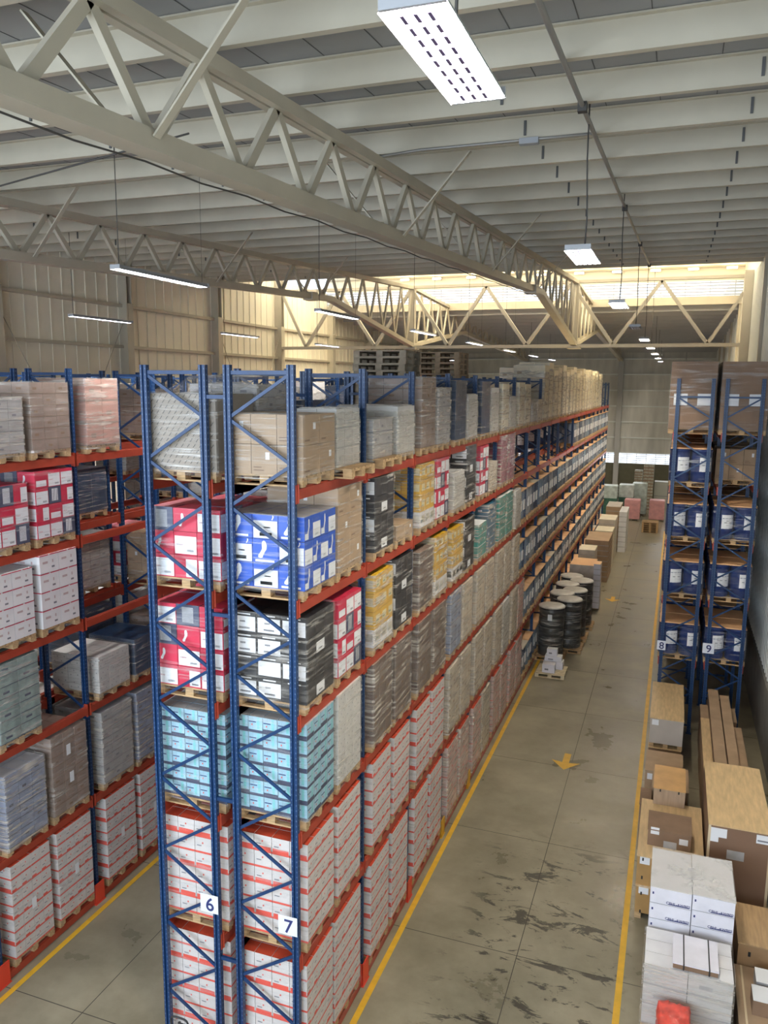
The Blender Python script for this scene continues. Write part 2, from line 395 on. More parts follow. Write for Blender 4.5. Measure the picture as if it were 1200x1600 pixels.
b = MB(); x = XL + 0.45
while x < XR:
    slab(b, x - 0.006, x + 0.006, YF, YE1, deck(YF) - 0.006, deck(YE1) - 0.006, 0.004, seamm)
    slab(b, x - 0.006, x + 0.006, YE2, YB, deck(YE2 + 0.001) - 0.006, deck(YB) - 0.006, 0.004, seamm)
    x += 0.78
b.obj('deck_seams', ceil)
y = 0.93 - 1.77 * 9
while y < YE1:
    z = deck(y); c = MB()
    c.box(XL, y - 0.012, z - 0.36, XR, y + 0.012, z, steel); c.box(XL, y - 0.012, z - 0.375, XR, y + 0.09, z - 0.36, steel); c.box(XL, y - 0.09, z - 0.03, XR, y, z - 0.01, steel)
    for xc_ in (-13.0, -4.7, 1.9, 5.2): c.box(xc_ - 0.02, y - 0.035, z - 0.30, xc_ + 0.02, y - 0.012, z - 0.08, seamm)
    c.obj('purlin', ceil); y += 1.77
y = YE2 + 0.9
while y < YB:
    z = deck(y); c = MB(); c.box(XL, y - 0.012, z - 0.32, XR, y + 0.012, z, steel_g); c.box(XL, y - 0.012, z - 0.335, XR, y + 0.09, z - 0.32, steel_g)
    c.obj('purlin', ceil); y += 1.77
for y in (YE1, 31.6, 35.0):
    MB().box(XL, y - 0.05 + 0.06, MONZ - 0.35, XR, y + 0.07, MONZ, steel).obj('purlin', ceil)
for z in (15.95, 16.45, 16.95): MB().box(XL, YE2 - 0.12, z - 0.04, XR, YE2, z + 0.05, steel).obj('girt', ceil)
def louvre(nm, y, z0, z1, n=5):
    b = MB()
    for k in range(n): zz = z0 + (z1 - z0) * (k + 0.5) / n; b.box(XL, y, zz - 0.028, XR, y + 0.08, zz + 0.028, skyp)
    x = XL
    while x < XR: b.box(x - 0.02, y - 0.01, z0, x + 0.02, y + 0.05, z1, skyp); x += 1.25
    struct(b.obj(nm))
louvre('window_3', YE2, 14.93, 15.72); louvre('window_4', YE1 - 0.06, 16.0, 16.75, 2)

# ---------------------------------------------------------------- roof trusses
def tz_top(y): return 13.53 + 0.048 * y if y <= 31.6 else 13.53 + 0.048 * 31.6 - 0.048 * (y - 31.6)
def tz_bot(y):
    yy = y if y <= 31.6 else 63.2 - y
    if yy <= 21: return 12.40 + 0.046 * yy
    return 13.366 - (yy - 21) / 10.6 * 1.33 if yy < 31.7 else 12.03
def main_truss(x, lab):
    t = empty('roof_truss', (x, 0, 12.3)); tag(t, lab, 'truss', 'long roof trusses')
    def P(y, z): return (0, y, z - 12.3)
    for s, m in ((-1, steel), (1, steel)):
        b = MB()
        for seg in ((-16, 31.6), (31.6, 65.8)): b.bar((0.075 * s, seg[0], tz_top(seg[0]) - 12.3), (0.075 * s, seg[1], tz_top(seg[1]) - 12.3), 0.11, 0.16, m)
        b.obj('top_chord', t)
    b = MB(); ys = [-16, 21, 31.6, 42.2, 65.8]
    for a_, c_ in zip(ys, ys[1:]):
        za, zc = tz_bot(a_) - 12.3, tz_bot(c_) - 12.3
        b.bar((0, a_, za), (0, c_, zc), 0.28, 0.03, m)
        b.bar((-0.13, a_, za + 0.09), (-0.13, c_, zc + 0.09), 0.025, 0.18, m); b.bar((0.13, a_, za + 0.09), (0.13, c_, zc + 0.09), 0.025, 0.18, m)
    b.obj('bottom_chord', t)
    y = -15.8; up = True; k = 0
    while y < 64.5:
        st = 0.86 + (0.0 if y < 31 else 0.0)
        y2 = y + st
        a_ = P(y, tz_bot(y) + 0.1) if up else P(y, tz_top(y) - 0.05); c_ = P(y2, tz_top(y2) - 0.05) if up else P(y2, tz_bot(y2) + 0.1)
        if not (26.5 < y < 36.5 and k % 2 == 5):
            MB().bar(a_, c_, 0.075, 0.125, steel).obj('web_member', t)
        y = y2; up = not up; k += 1
    for yy in (31.6,):
        MB().box(-0.16, yy - 0.16, tz_bot(yy) - 12.3, 0.16, yy + 0.16, 15.05 - 12.3, steel).obj('king_post', t)
    for yy in (-2.2, 5.1, 12.4, 19.6):
        for s in (-1, 1):
            y3 = yy + 0.02
            MB().bar((0.16 * s, yy, tz_bot(yy) - 12.3 + 0.1), (1.35 * s, y3, deck(yy) - 12.3 - 0.3), 0.10, 0.02, steel).obj('knee_brace', t)
    for yy in (45, 52, 59):
        for s in (-1, 1): MB().bar((0.16 * s, yy, tz_bot(yy) - 12.3 + 0.1), (1.35 * s, yy, deck(yy) - 12.3 - 0.3), 0.10, 0.02, steel).obj('knee_brace', t)
    MB().box(-0.2, 19.0, tz_bot(19) - 12.3 - 0.06, 0.2, 19.5, tz_bot(19.2) - 12.3 + 0.22, steel).obj('splice_plate', t)
    return t
main_truss(-0.5, 'cream steel roof truss running overhead above the two numbered racks, the nearer one')
main_truss(-8.85, 'cream steel roof truss farther left, above the left-hand racks')
def jack_truss():
    t = empty('roof_truss', (0, 31.6, 12.0)); tag(t, 'cream cross truss with wide zigzag members spanning wall to wall below bright louvres', 'truss')
    MB().bar((XL + 0.3, 0, 0.03), (XR - 0.2, 0, 0.03), 0.22, 0.16, steel).obj('bottom_chord', t)
    MB().bar((XL + 0.3, 0, 3.07), (XR - 0.2, 0, 3.07), 0.22, 0.14, steel).obj('top_chord', t)
    bots = [-14.95, -10.9, -6.88, -2.84, 1.32, 5.56]; tops = [-16.4, -12.95, -8.9, -4.94, -0.75, 3.41, 6.95]
    for i, bx in enumerate(bots):
        for tx in (tops[i], tops[i + 1]):
            tz = 2.35 if tx == 6.95 else 3.0
            MB().bar((bx, 0, 0.08), (tx, 0, tz), 0.16, 0.15, steel, up=(0, 1, 0)).obj('web_member', t)
    for x in (-8.85, -0.5): MB().box(x - 0.3, -0.35, -0.1, x + 0.3, 0.35, 0.02, steel).obj('gusset_plate', t)
    return t
jack_truss()
# conduit under the purlins and its lateral run
b = MB(); pts = [(3.0, y, deck(y) - 0.42) for y in range(-15, 29, 2)]
b.tube(pts, 0.035, conduit, 8)
for y in (-3.9, 2.7, 11.4, 18.9, 26.6): b.box(2.94, y - 0.06, deck(y) - 0.50, 3.06, y + 0.06, deck(y) - 0.38, cable)
tag(b.obj('conduit_pipe'), 'grey conduit pipe under the purlins carrying the main aisle lamps', 'pipe')
b = MB(); yy = 4.3; b.tube([(-0.45, yy - 0.3, 13.8), (-0.3, yy, 13.9), (0.2, yy, 13.93), (2.0, yy, 13.93), (3.0, yy, 13.93)], 0.022, conduit, 8)
b.box(1.85, yy - 0.06, 13.86, 2.15, yy + 0.06, 13.95, house)
tag(b.obj('conduit_pipe'), 'thin conduit crossing from the near truss to the long pipe, with junction box', 'pipe')
b = MB(); b.tube([(-0.62, y, tz_bot(y) - 0.05 - 0.03 * (y % 2)) for y in range(-12, 22)], 0.010, cable, 6)
tag(b.obj('power_cable'), 'dark cable strung just under the near truss', 'cable')
b = MB(); b.tube([(-8.6, 2, 12.5 + 0.55), (-2.4, 1.5, 13.65)], 0.014, cable, 6)
tag(b.obj('power_cable'), 'dark cable running across below the roof at upper left', 'cable')

# ---------------------------------------------------------------- pendant lamps
def lamp_meshes(L_, W_, ntube, tm):
    h = MB(); h.box(-W_ / 2, -L_ / 2, 0.05, W_ / 2, L_ / 2, 0.07, house)
    h.poly([(-W_ / 2, -L_ / 2, 0.05), (-W_ / 2 - 0.04, -L_ / 2, -0.01), (-W_ / 2 - 0.04, L_ / 2, -0.01), (-W_ / 2, L_ / 2, 0.05)], house)
    h.poly([(W_ / 2, -L_ / 2, 0.05), (W_ / 2 + 0.04, -L_ / 2, -0.01), (W_ / 2 + 0.04, L_ / 2, -0.01), (W_ / 2, L_ / 2, 0.05)], house)
    for s in (-1, 1): h.box(-W_ / 2 - 0.03, s * L_ / 2 - 0.012, -0.004, W_ / 2 + 0.03, s * L_ / 2 + 0.012, 0.07, house)
    for i in range(ntube - 1):
        x = -W_ / 2 + W_ * (i + 1) / ntube; y = -L_ / 2 + 0.05
        while y < L_ / 2 - 0.12: h.box(x - 0.011, y, -0.022, x + 0.011, y + 0.10, -0.012, mat('lamp louvre', (0.10, 0.07, 0.16), 0.3)); y += 0.15
    t = MB(); t.tube([(0, -L_ / 2 + 0.03, 0.018), (0, L_ / 2 - 0.03, 0.018)], W_ / ntube * 0.36, tm, 8)
    return h.mesh('housing'), t.mesh('tube')
HB = lamp_meshes(1.45, 0.30, 4, tube_on); LN = lamp_meshes(2.75, 0.14, 2, tube_on); HO = lamp_meshes(1.25, 0.30, 4, tube_off)
def pendant(x, y, z, kind, lab, grp, lit=True):
    L_, W_, n, ms = {'high': (1.45, 0.30, 4, HB), 'line': (2.75, 0.14, 2, LN), 'off': (1.25, 0.30, 4, HO)}[kind]
    t = empty('pendant_lamp', (x, y, z)); tag(t, lab, 'lamp', grp)
    put('lamp_housing', ms[0], t)
    for i in range(n): put('tube', ms[1], t, (-W_ / 2 + W_ * (i + 0.5) / n, 0, 0))
    c = MB(); zt = (deck(y) if not YE1 < y < YE2 else MONZ) - z
    if kind == 'line':
        c.tube([(0, -L_ / 2 + 0.1, 0.09), (0, -L_ / 2 + 0.1, zt)], 0.008, cable, 6); c.tube([(0, L_ / 2 - 0.1, 0.09), (0, L_ / 2 - 0.1, zt)], 0.004, cable, 5)
    else:
        c.tube([(0, 0.1, 0.09), (0.02, 0.05, zt * 0.25), (-0.01, 0, zt * 0.6), (0, -0.1, zt)], 0.011, cable, 6)
    c.obj('hanging_cable', t)
    if lit: area('lamp_light', (0, 0, 0.046), (0, 0, 0), W_ - 0.02, L_ - 0.04, LAMP_W * (1.7 if grp == g3 else 0.7 if kind == 'line' else 1.0), (0.98, 0.95, 0.93) if kind == 'line' else (1.0, 0.91, 0.76), t)
    return t
g1 = 'high bay lamps over the main aisle'; g2 = 'long pendant lamps over racks six and seven'; g3 = 'long pendant lamps near the left wall'
for i, y in enumerate((-4.1, 3.6, 11.2, 18.9, 26.3, 34.0, 41.7, 49.4, 57.0)):
    if i == 3: pendant(3.0, y, 12.0, 'off', 'unlit dark high bay lamp hanging between two lit ones over the aisle', g1, False)
    else: pendant(3.0 + (0.07 if i == 0 else 0), y, 12.0 if i < 5 else 12.0, 'high', ['large glaring four-tube lamp closest overhead at the top of the view', 'bluish four-tube lamp on a wavy cable over the aisle', 'small lit lamp hanging under the louvres over the aisle', '', 'first of the far row of lit lamps receding over the aisle', 'second of the far row of lit lamps receding over the aisle', 'third of the far row of lit lamps receding over the aisle', 'fourth of the far row of lit lamps receding over the aisle', 'last and smallest lit lamp at the aisle far end'][i], g1)
for i, y in enumerate((-4.1, 3.95, 12.1, 20.2, 28.2, 36.5, 44.5, 52.6)):
    pendant(-4.63, y, 12.0, 'line', 'long lit pendant lamp, %s from the near end of the row over the left aisle' % ORD[max(i - 1, 0)] if i else 'long pendant lamp of the left aisle row, behind the viewer', g2)
for i, y in enumerate((3.6, 11.8, 20.2, 28.9, 37.4, 45.8, 54.0)):
    pendant(-12.45, y, 12.0, 'line', 'long lit lamp, %s of the row hanging before the left wall' % ORD[i], g3)
# warm wall lights inside the monitor
for i, x in enumerate((-11.5, -9.5, -7.4, -5.4, -3.3, -1.2, 0.86, 2.87, 4.79, 6.7)):
    t = empty('wall_lamp', (x, 38.2, 16.33)); tag(t, 'rectangular lit lamp on the upper wall above the louvres, %s from the right' % ORD[9 - i], 'lamp', 'lamps above the louvres')
    MB().box(-0.28, -0.03, -0.06, 0.28, 0.05, 0.10, house).obj('lamp_housing', t); MB().box(-0.26, -0.06, -0.05, 0.26, -0.03, 0.05, tube_warm).obj('tube', t)
    area('wall_lamp_light', (0, -0.35, 0.15), (R(180), 0, 0), 0.5, 0.2, 40, (1.0, 0.83, 0.50), t)

# ---------------------------------------------------------------- pallet racks
def post_mesh():
    b = MB()
    b.box(-0.05, -0.035, 0, -0.018, 0.035, HR, blue); b.box(0.018, -0.035, 0, 0.05, 0.035, HR, blue); b.box(-0.018, -0.012, 0, 0.018, 0.035, HR, blue)
    z = 0.15
    while z < HR - 0.05:
        for x in (-0.034, 0.034):
            b.poly([(x - 0.006, -0.0365, z), (x + 0.006, -0.0365, z), (x + 0.006, -0.0365, z + 0.022), (x - 0.006, -0.0365, z + 0.022)], hole)
            b.poly([(x - 0.006 if x < 0 else x + 0.0165, -0.014, z), (x - 0.006 if x < 0 else x + 0.0165, 0.012, z), (x - 0.006 if x < 0 else x + 0.0165, 0.012, z + 0.022), (x - 0.006 if x < 0 else x + 0.0165, -0.014, z + 0.022)], hole)
        z += 0.075
    return b.mesh('post')
POST = post_mesh(); FOOT = MB().box(-0.08, -0.07, 0, 0.08, 0.07, 0.012, blue).mesh('foot_plate')
def brace_mesh(first, ztop=10.24, hz=True):
    """bracing between post centres at x=-0.45 and 0.45; first = x side where the zigzag starts"""
    b = MB(); s = first; z = ztop
    if hz: b.bar((-0.45, 0, ztop), (0.45, 0, ztop), 0.03, 0.05, blue)
    z -= 0.03
    while z > 0.7:
        b.bar((0.42 * s, 0.0, z), (-0.42 * s, 0.0, z - 0.53), 0.025, 0.042, blue); z -= 0.57; s = -s
    b.bar((-0.45, 0, 0.25), (0.45, 0, 0.25), 0.03, 0.05, blue)
    return b.mesh('frame_bracing')
BR = {1: brace_mesh(1), -1: brace_mesh(-1), 2: brace_mesh(-1, 9.83), 3: brace_mesh(1, 9.83)}
def beam_mesh():
    b = MB(); b.box(-0.025, 0.045, -0.145, 0.05, BAY - 0.045, -0.012, orange); b.box(-0.025, 0.045, -0.145, 0.02, BAY - 0.045, 0, orange)
    for y in (0.04, BAY - 0.05): b.box(-0.032, y, -0.19, 0.052, y + 0.012, 0.05, orange)
    for y in (-0.01, BAY - 0.06): b.box(0.026, y, -0.20, 0.034, y + 0.07, 0.04, orange)
    return b
BEAM_B = beam_mesh(); BEAM = BEAM_B.mesh('load_beam')
def rack(xo, side, y0, nb, lab, first, cat='pallet rack', levels=LEV, skip=()):
    """xo: x of the aisle-side post face; side=+1 when the aisle is on +x"""
    xc = xo - side * 0.5
    t = empty('pallet_rack', (xc, y0, 0)); tag(t, lab, cat)
    for i in range(nb + 1):
        f = put('upright_frame', BR[first], t, (0, i * BAY, 0))
        for s in (-1, 1):
            put('post', POST, f, (s * 0.45, 0, 0)); put('foot_plate', FOOT, f, (s * 0.45, 0, 0))
    n = 0; rest = MB()
    for i in range(nb):
        for s in (side, -side):
            for z in levels:
                x = s * 0.475
                if n < 100:
                    o = put('load_beam', BEAM, t, (x, i * BAY, z))
                    if s < 0: o.rotation_euler = (0, 0, R(180)); o.location = (x, (i + 1) * BAY, z)
                    n += 1
                else: rest.add(BEAM_B, x, i * BAY, z)
    if rest.v: tag(rest.obj('load_beam', t), kind='stuff')
    return t
r7 = rack(0.0, 1, 0, 20, 'tall blue and orange pallet rack with sign 7 facing the wide aisle', 1)
r6 = rack(-2.26, -1, 0, 20, 'tall blue and orange pallet rack with sign 6, back to back with rack 7', -1)
r5 = rack(-5.66, 1, -2.25, 20, 'blue and orange pallet rack across the left aisle, its orange beams facing right', -1)
r4 = rack(-7.90, -1, -2.25, 20, 'blue and orange rack standing back to back behind the left-hand rack', 1)
r3 = rack(-11.3, 1, -2.25, 20, 'second pair of racks from the left wall, side facing right', 1)
r2 = rack(-13.55, -1, -2.25, 20, 'blue rack farthest left, nearest the cream wall', -1)
r8 = rack(4.40, -1, 15.0, 10, 'blue pallet rack with sign 8, first rack right of the wide aisle', 2, levels=LEV[1:])
r9 = rack(6.66, 1, 15.0, 10, 'blue rack with sign 9 beside the right wall', 3, levels=LEV[1:])
def spacer(parent, x0, x1, y, zs):
    for z in zs: MB().bar((x0, y, z), (x1, y, z), 0.04, 0.05, blue).obj('row_spacer', parent)
for k in range(0, 4): spacer(r7, -0.5, -0.76, k * BAY, (9.93, 7.03, 4.36, 1.88))
# foot guards
def guard(parent, x, y, m, s):
    b = MB(); b.box(-0.02, -0.13, 0, 0.10 * s if s > 0 else 0.02, -0.115, 0.42, m); b.box(0.09, -0.13, 0, 0.11, 0.12, 0.42, m)
    b.poly([(-0.10, -0.12, 0), (0.1, -0.12, 0), (0.1, -0.12, 0.42), (-0.02, -0.12, 0.42)], m); b.box(-0.1, -0.14, 0, 0.12, 0.14, 0.015, m)
    b.obj('foot_guard', parent, (x, y, 0))
for k in (0, 1, 2): guard(r7, 0.45, k * BAY, guard_red, 1)
for k in (3, 4): guard(r7, 0.45, k * BAY, guard_yellow, 1)
for k in (0, 1, 2, 3): guard(r5, 0.45, k * BAY, guard_red, 1)
# number signs
def text_mesh(s, size, m, align='CENTER'):
    c = bpy.data.curves.new('numeral', 'FONT'); c.body = s; c.size = size; c.extrude = 0.001; c.offset = size * 0.012
    c.align_x = align; c.align_y = 'CENTER'
    o = bpy.data.objects.new('numeral_tmp', c); col.objects.link(o)
    bpy.context.view_layer.update()
    me = bpy.data.meshes.new_from_object(o.evaluated_get(bpy.context.evaluated_depsgraph_get()))
    bpy.data.objects.remove(o, do_unlink=True); me.materials.clear(); me.materials.append(m); me.name = 'numeral'
    return me
def sign(parent, n, x, y, z, w, h):
    p = MB().box(-w / 2, -0.006, -h / 2, w / 2, 0.0, h / 2, signm).obj('number_sign', parent, (x, y, z))
    o = put('numeral', text_mesh(n, h * 1.02, ink_navy), p, (0.01, -0.008, -0.02)); o.rotation_euler = (R(90), 0, 0)
    return p
# rack local origin = centre of frame
sign(r6, '6', -1.40 + 1.76, -0.06, 2.74, 0.29, 0.28)
sign(r7, '7', -0.15 + 0.5, -0.06, 2.72, 0.29, 0.28)
sign(r8, '8', 4.44 - 4.9, -0.06, 2.62, 0.24, 0.28)
sign(r9, '9', 5.72 - 6.16, -0.06, 2.68, 0.31, 0.30)

# ---------------------------------------------------------------- cartons and loads
def decal(b, side, sx, sy, sz, u0, v0, u1, v1, m, e=0.0025):
    """flat print on one side of a carton sitting on z=0 centred on the origin; u,v in 0..1"""
    if side == 'f': P = lambda u, v: ((u - .5) * sx, -sy / 2 - e, v * sz)
    elif side == 'b': P = lambda u, v: ((.5 - u) * sx, sy / 2 + e, v * sz)
    elif side == 'r': P = lambda u, v: (sx / 2 + e, (u - .5) * sy, v * sz)
    else: P = lambda u, v: (-sx / 2 - e, (.5 - u) * sy, v * sz)
    b.poly([P(u0, v0), P(u1, v0), P(u1, v1), P(u0, v1)], m)
FOOT_P = [(.10, .06), (.22, .0), (.38, .04), (.42, .16), (.52, .34), (.64, .50), (.66, .72), (.60, .90), (.48, .97), (.36, .90), (.34, .70), (.36, .52), (.24, .32), (.12, .18)]
def footprint_decal(b, side, sx, sy, sz, u0, v0, w, h):
    e = 0.003
    if side == 'f': P = lambda u, v: ((u - .5) * sx, -sy / 2 - e, v * sz)
    else: P = lambda u, v: (sx / 2 + e, (u - .5) * sy, v * sz)
    b.poly([P(u0 + w * x, v0 + h * y) for x, y in FOOT_P], paper)
def carton(kind, sx, sy, sz, var=0):
    b = MB(); g = 0.004; hx, hy = sx / 2 - g, sy / 2 - g; X, Y = sx - 2 * g, sy - 2 * g
    D = lambda s, *a: decal(b, s, X, Y, sz, *a)
    if kind == 'red_white':
        b.box(-hx, -hy, 0, hx, hy, sz - 0.004, mat('warm white board', (0.68, 0.635, 0.61), 0.45, noise=0.06, nscale=4), redtop)
        for s in 'frbl':
            D(s, 0, 0, 1, 0.12, redc)
            if var % 2: D(s, 0.04, 0.12, 0.96 if s == 'f' else 0.5, 0.34 if s == 'f' else 0.24, redc)
            D(s, 0.44, 0.60, 0.52, 0.70, redc)
            D(s, 0.12, 0.44, 0.40, 0.50, ink)
    elif kind == 'pale_blue':
        b.box(-hx, -hy, 0, hx, hy, sz - 0.006, paleblue, greyw)
        for s in 'frbl':
            D(s, 0, 0, 1, 0.16 + 0.12 * (var % 2), slate)
            D(s, 0.0, 0.2, 0.03, 1, MATS.get('pale seam') or mat('pale seam', (0.3, 0.42, 0.5), 0.5))
            D(s, 0.05, 0.62, 0.55, 0.68, ink_navy)
            D(s, 0.62, 0.25, 0.80, 0.95, aqua)
            D(s, 0.30, 0.22, 0.32, 1, mat('pale seam', (0.3, 0.42, 0.5), 0.5))
            D(s, 0.22, 0.42, 0.30, 0.52, redc)
    elif kind == 'black':
        b.box(-hx, -hy, 0, hx, hy, sz - 0.006, black)
        if var == 0: D('f', 0.06, 0.12, 0.98, 0.80, paper); D('f', 0.30, 0.22, 0.74, 0.30, ink); D('f', 0.34, 0.52, 0.56, 0.60, ink)
        if var == 2: D('r', 0.05, 0.10, 0.95, 0.60, paper); D('f', 0.06, 0.12, 0.98, 0.80, paper); D('r', 0.3, 0.2, 0.7, 0.28, ink)
        D('f', 0.25, 0.88, 0.78, 0.94, paper)
    elif kind == 'crimson':
        b.box(-hx, -hy, 0, hx, hy, sz - 0.006, crimson)
        if var == 0:
            for s in 'fr': D(s, 0.04, 0.04, 0.98, 0.80, paper); D(s, 0.55, 0.14, 0.86, 0.24, ink); D(s, 0.1, 0.4, 0.4, 0.46, crimson)
        elif var == 1:
            for s in 'fr': D(s, 0.50, 0.06, 0.98, 0.82, paper); D(s, 0.6, 0.12, 0.9, 0.2, ink)
        elif var == 2:
            for s in 'fr': D(s, 0.0, 0, 1, 1, slate); D(s, 0.25, 0.14, 0.75, 0.88, paper)
        else:
            footprint_decal(b, 'f', X, Y, sz, 0.2, 0.2, 0.4, 0.6); D('r', 0.1, 0.1, 0.9, 0.45, paper)
    elif kind == 'foot_blue':
        b.box(-hx, -hy, 0, hx, hy, sz - 0.006, footblue, greyw)
        if var == 0: footprint_decal(b, 'f', X, Y, sz, 0.15, 0.2, 0.62, 0.76); D('f', 0.1, 0.06, 0.85, 0.15, paper)
        else: D('f', 0.04, 0.03, 0.98, 0.74, paper); D('f', 0.28, 0.12, 0.76, 0.26, ink); D('f', 0.45, 0.45, 0.7, 0.5, ink); footprint_decal(b, 'f', X, Y, sz, 0.74, 0.78, 0.16, 0.2)
        if var == 1: D('r', 0.02, 0.03, 0.98, 0.66, paper); D('r', 0.3, 0.12, 0.7, 0.2, ink)
        else: footprint_decal(b, 'r', X, Y, sz, 0.3, 0.2, 0.5, 0.7); D('r', 0.05, 0.05, 0.5, 0.3, paper)
    elif kind == 'kraft':
        b.box(-hx, -hy, 0, hx, hy, sz - 0.006, kraft)
        b.box(-hx, -0.03, sz - 0.006, hx, 0.03, sz - 0.004, tape)
        if var % 2: D('f', 0.56, 0.5, 0.72, 0.74, paper); D('r', 0.6, 0.5, 0.76, 0.72, paper)
        D('f', 0.08, 0.12, 0.5, 0.16, kraft_d); D('f', 0.08, 0.22, 0.4, 0.26, kraft_d); D('r', 0.1, 0.12, 0.4, 0.18, kraft_d)
    elif kind == 'slant_print':
        b.box(-hx, -hy, 0, hx, hy, sz - 0.004, mat('grey brown board', (0.30, 0.255, 0.205), 0.5, noise=0.08, nscale=3))
        for j in range(14):
            for i in range(12):
                u = (i + 0.5 * (j % 2)) / 12 + 0.01; v = j / 14 + 0.02
                if u > 0.95: continue
                b.poly([((u - .5) * X, -hy - 0.003, v * sz), ((u + 0.012 - .5) * X, -hy - 0.003, v * sz), ((u + 0.045 - .5) * X, -hy - 0.003, (v + 0.045) * sz), ((u + 0.033 - .5) * X, -hy - 0.003, (v + 0.045) * sz)], mat('dark print', (0.10, 0.085, 0.075), 0.6))
    elif kind == 'white_red':
        b.box(-hx, -hy, 0, hx, hy, sz - 0.006, white)
        for s in 'frbl':
            D(s, 0.0, 0.93, 0.46, 0.98, crimson); D(s, 0.54, 0.93, 1.0, 0.98, crimson)
            D(s, 0.15, 0.50, 0.42, 0.62, mat('faint rose print', (0.55, 0.42, 0.42), 0.6)); D(s, 0.62, 0.22, 0.78, 0.32, ink); D(s, 0.66, 0.5, 0.72, 0.66, mat('faint rose print', (0, 0, 0)))
    elif kind == 'small_print':
        b.box(-hx, -hy, 0, hx, hy, sz - 0.004, mat('pale grey board', (0.62, 0.60, 0.57), 0.5, noise=0.06, nscale=4))
        for s in 'frbl':
            for (u, v) in ((0.15, 0.2), (0.6, 0.25), (0.35, 0.6), (0.8, 0.65)): D(s, u, v, u + 0.07, v + 0.10, mat('mid grey print', (0.30, 0.30, 0.30), 0.6))
    elif kind == 'yellow':
        b.box(-hx, -hy, 0, hx, hy, sz - 0.006, yellowc)
        for s in 'fr': D(s, 0.3, 0.3, 0.95, 0.75, mat('pale yellow panel', (0.75, 0.66, 0.40), 0.5)); D(s, 0.4, 0.4, 0.7, 0.48, teal)
        if var == 2:
            for s in 'fr': D(s, 0, 0, 1, 1, white); D(s, 0.2, 0.3, 0.5, 0.5, steelblue)
    elif kind == 'white_lilac':
        b.box(-hx, -hy, 0, hx, hy, sz - 0.006, lilac, white)
        D('f', 0.45, 0.06, 0.95, 0.12, ink_navy); D('f', 0.05, 0.55, 0.09, 0.7, ink_navy); D('f', 0.0, 0.0, 1, 0.02, ink)
        D('r', 0.3, 0.3, 0.7, 0.4, ink)
    else:
        base, lid, pr = {'teal': (teal, paper, white), 'steel_blue': (steelblue, steelblue, white), 'maroon': (maroon, maroon, pinkbox), 'green_sack': (greenw, greenw, slate),
                         'pink_sack': (pinkbox, pinkbox, crimson), 'cream_sack': (cream, cream, kraft), 'beige': (beige, beige, kraft), 'brown': (brownw, brownw, kraft_d),
                         'rosy': (pinkw, pinkw, brownw), 'grey': (greyw, greyw, ink), 'dusty_blue': (bluew, greyw, slate), 'dark_blue': (darkblue, darkblue, slate),
                         'pale_grey': (mat('pale grey board', (0, 0, 0)), white, greyw), 'pink_white': (mat('blush board', (0.68, 0.50, 0.46), 0.45, noise=0.12, nscale=4), redtop, redc),
                         'dark_brown': (mat('umber stock', (0.13, 0.085, 0.075), 0.3, noise=0.3, nscale=5), brownw, kraft_d)}[kind]
        b.box(-hx, -hy, 0, hx, hy, sz - 0.004, base, lid)
        for s in 'frbl':
            D(s, 0, 0, 1, 0.06, pr)
            if var % 2: D(s, 0.25, 0.35, 0.55, 0.55, pr)
    return b
CART = {}
def carton_mesh(kind, sx, sy, sz, var):
    k = (kind, round(sx, 3), round(sy, 3), round(sz, 3), var)
    if k not in CART: cb = carton(kind, sx, sy, sz, var); CART[k] = (cb, cb.mesh('carton'))
    return CART[k]
def pallet_mb(m):
    b = MB()
    for i in range(7):
        x = -0.5 + i * (1.0 - 0.115) / 6; b.box(-0.6, x, 0.122, 0.6, x + 0.115, 0.144, m)
    for x in (-0.6, -0.0725, 0.455):
        b.box(x, -0.5, 0.10, x + 0.145, 0.5, 0.122, m)
        for y in (-0.5, -0.07, 0.36): b.box(x, y, 0.022, x + 0.145, y + 0.14, 0.10, m)
    for y in (-0.5, -0.05, 0.4): b.box(-0.6, y, 0.0, 0.6, y + 0.1, 0.022, m)
    return b
PAL_B = pallet_mb(wood); PAL = PAL_B.mesh('pallet'); PALO_B = pallet_mb(oldwood); PALO = PALO_B.mesh('pallet')
def film_shell(seed, m, peaked=False):
    """unit sleeve of stretch film, slightly wrinkled, rounded corners"""
    rnd = random.Random(seed); b = MB(); NZ = 12; prof = []
    c = 0.03; per = []
    n = 6
    for (x0, y0, x1, y1) in ((-.5, -.5, .5, -.5), (.5, -.5, .5, .5), (.5, .5, -.5, .5), (-.5, .5, -.5, -.5)):
        for i in range(n):
            t = (i + 0.12) / (n - 0.76) if n > 1 else 0; t = min(t, 0.97); t = max(t, 0.03)
            per.append((x0 + (x1 - x0) * t, y0 + (y1 - y0) * t))
    N = len(per); rows = []
    for k in range(NZ + 1):
        z = k / NZ; kk = len(b.v); rows.append(kk)
        for (x, y) in per:
            s = 1 + rnd.uniform(0.004, 0.022)
            if peaked and z > 0.8: s *= 1 - (z - 0.8) * 0.5
            b.v.append((x * s, y * s, z + (rnd.uniform(-0.01, 0.01) if 0 < k < NZ else 0)))
    for k in range(NZ):
        for i in range(N):
            b.f.append((rows[k] + i, rows[k] + (i + 1) % N, rows[k + 1] + (i + 1) % N, rows[k + 1] + i)); b.m.append(b.mi(m)); b.sm.append(False)
    return b.mesh('stretch_film')
FILMS = {('film', i): film_shell(i, film) for i in range(3)}
FILMS.update({('clear', i): film_shell(30 + i, film_c) for i in range(3)})
FILMS.update({('dense', i): film_shell(10 + i, film_d) for i in range(3)}); FILMS.update({('milky', i): film_shell(20 + i, film_w, True) for i in range(2)})
def lumpy_top(kind):
    return None
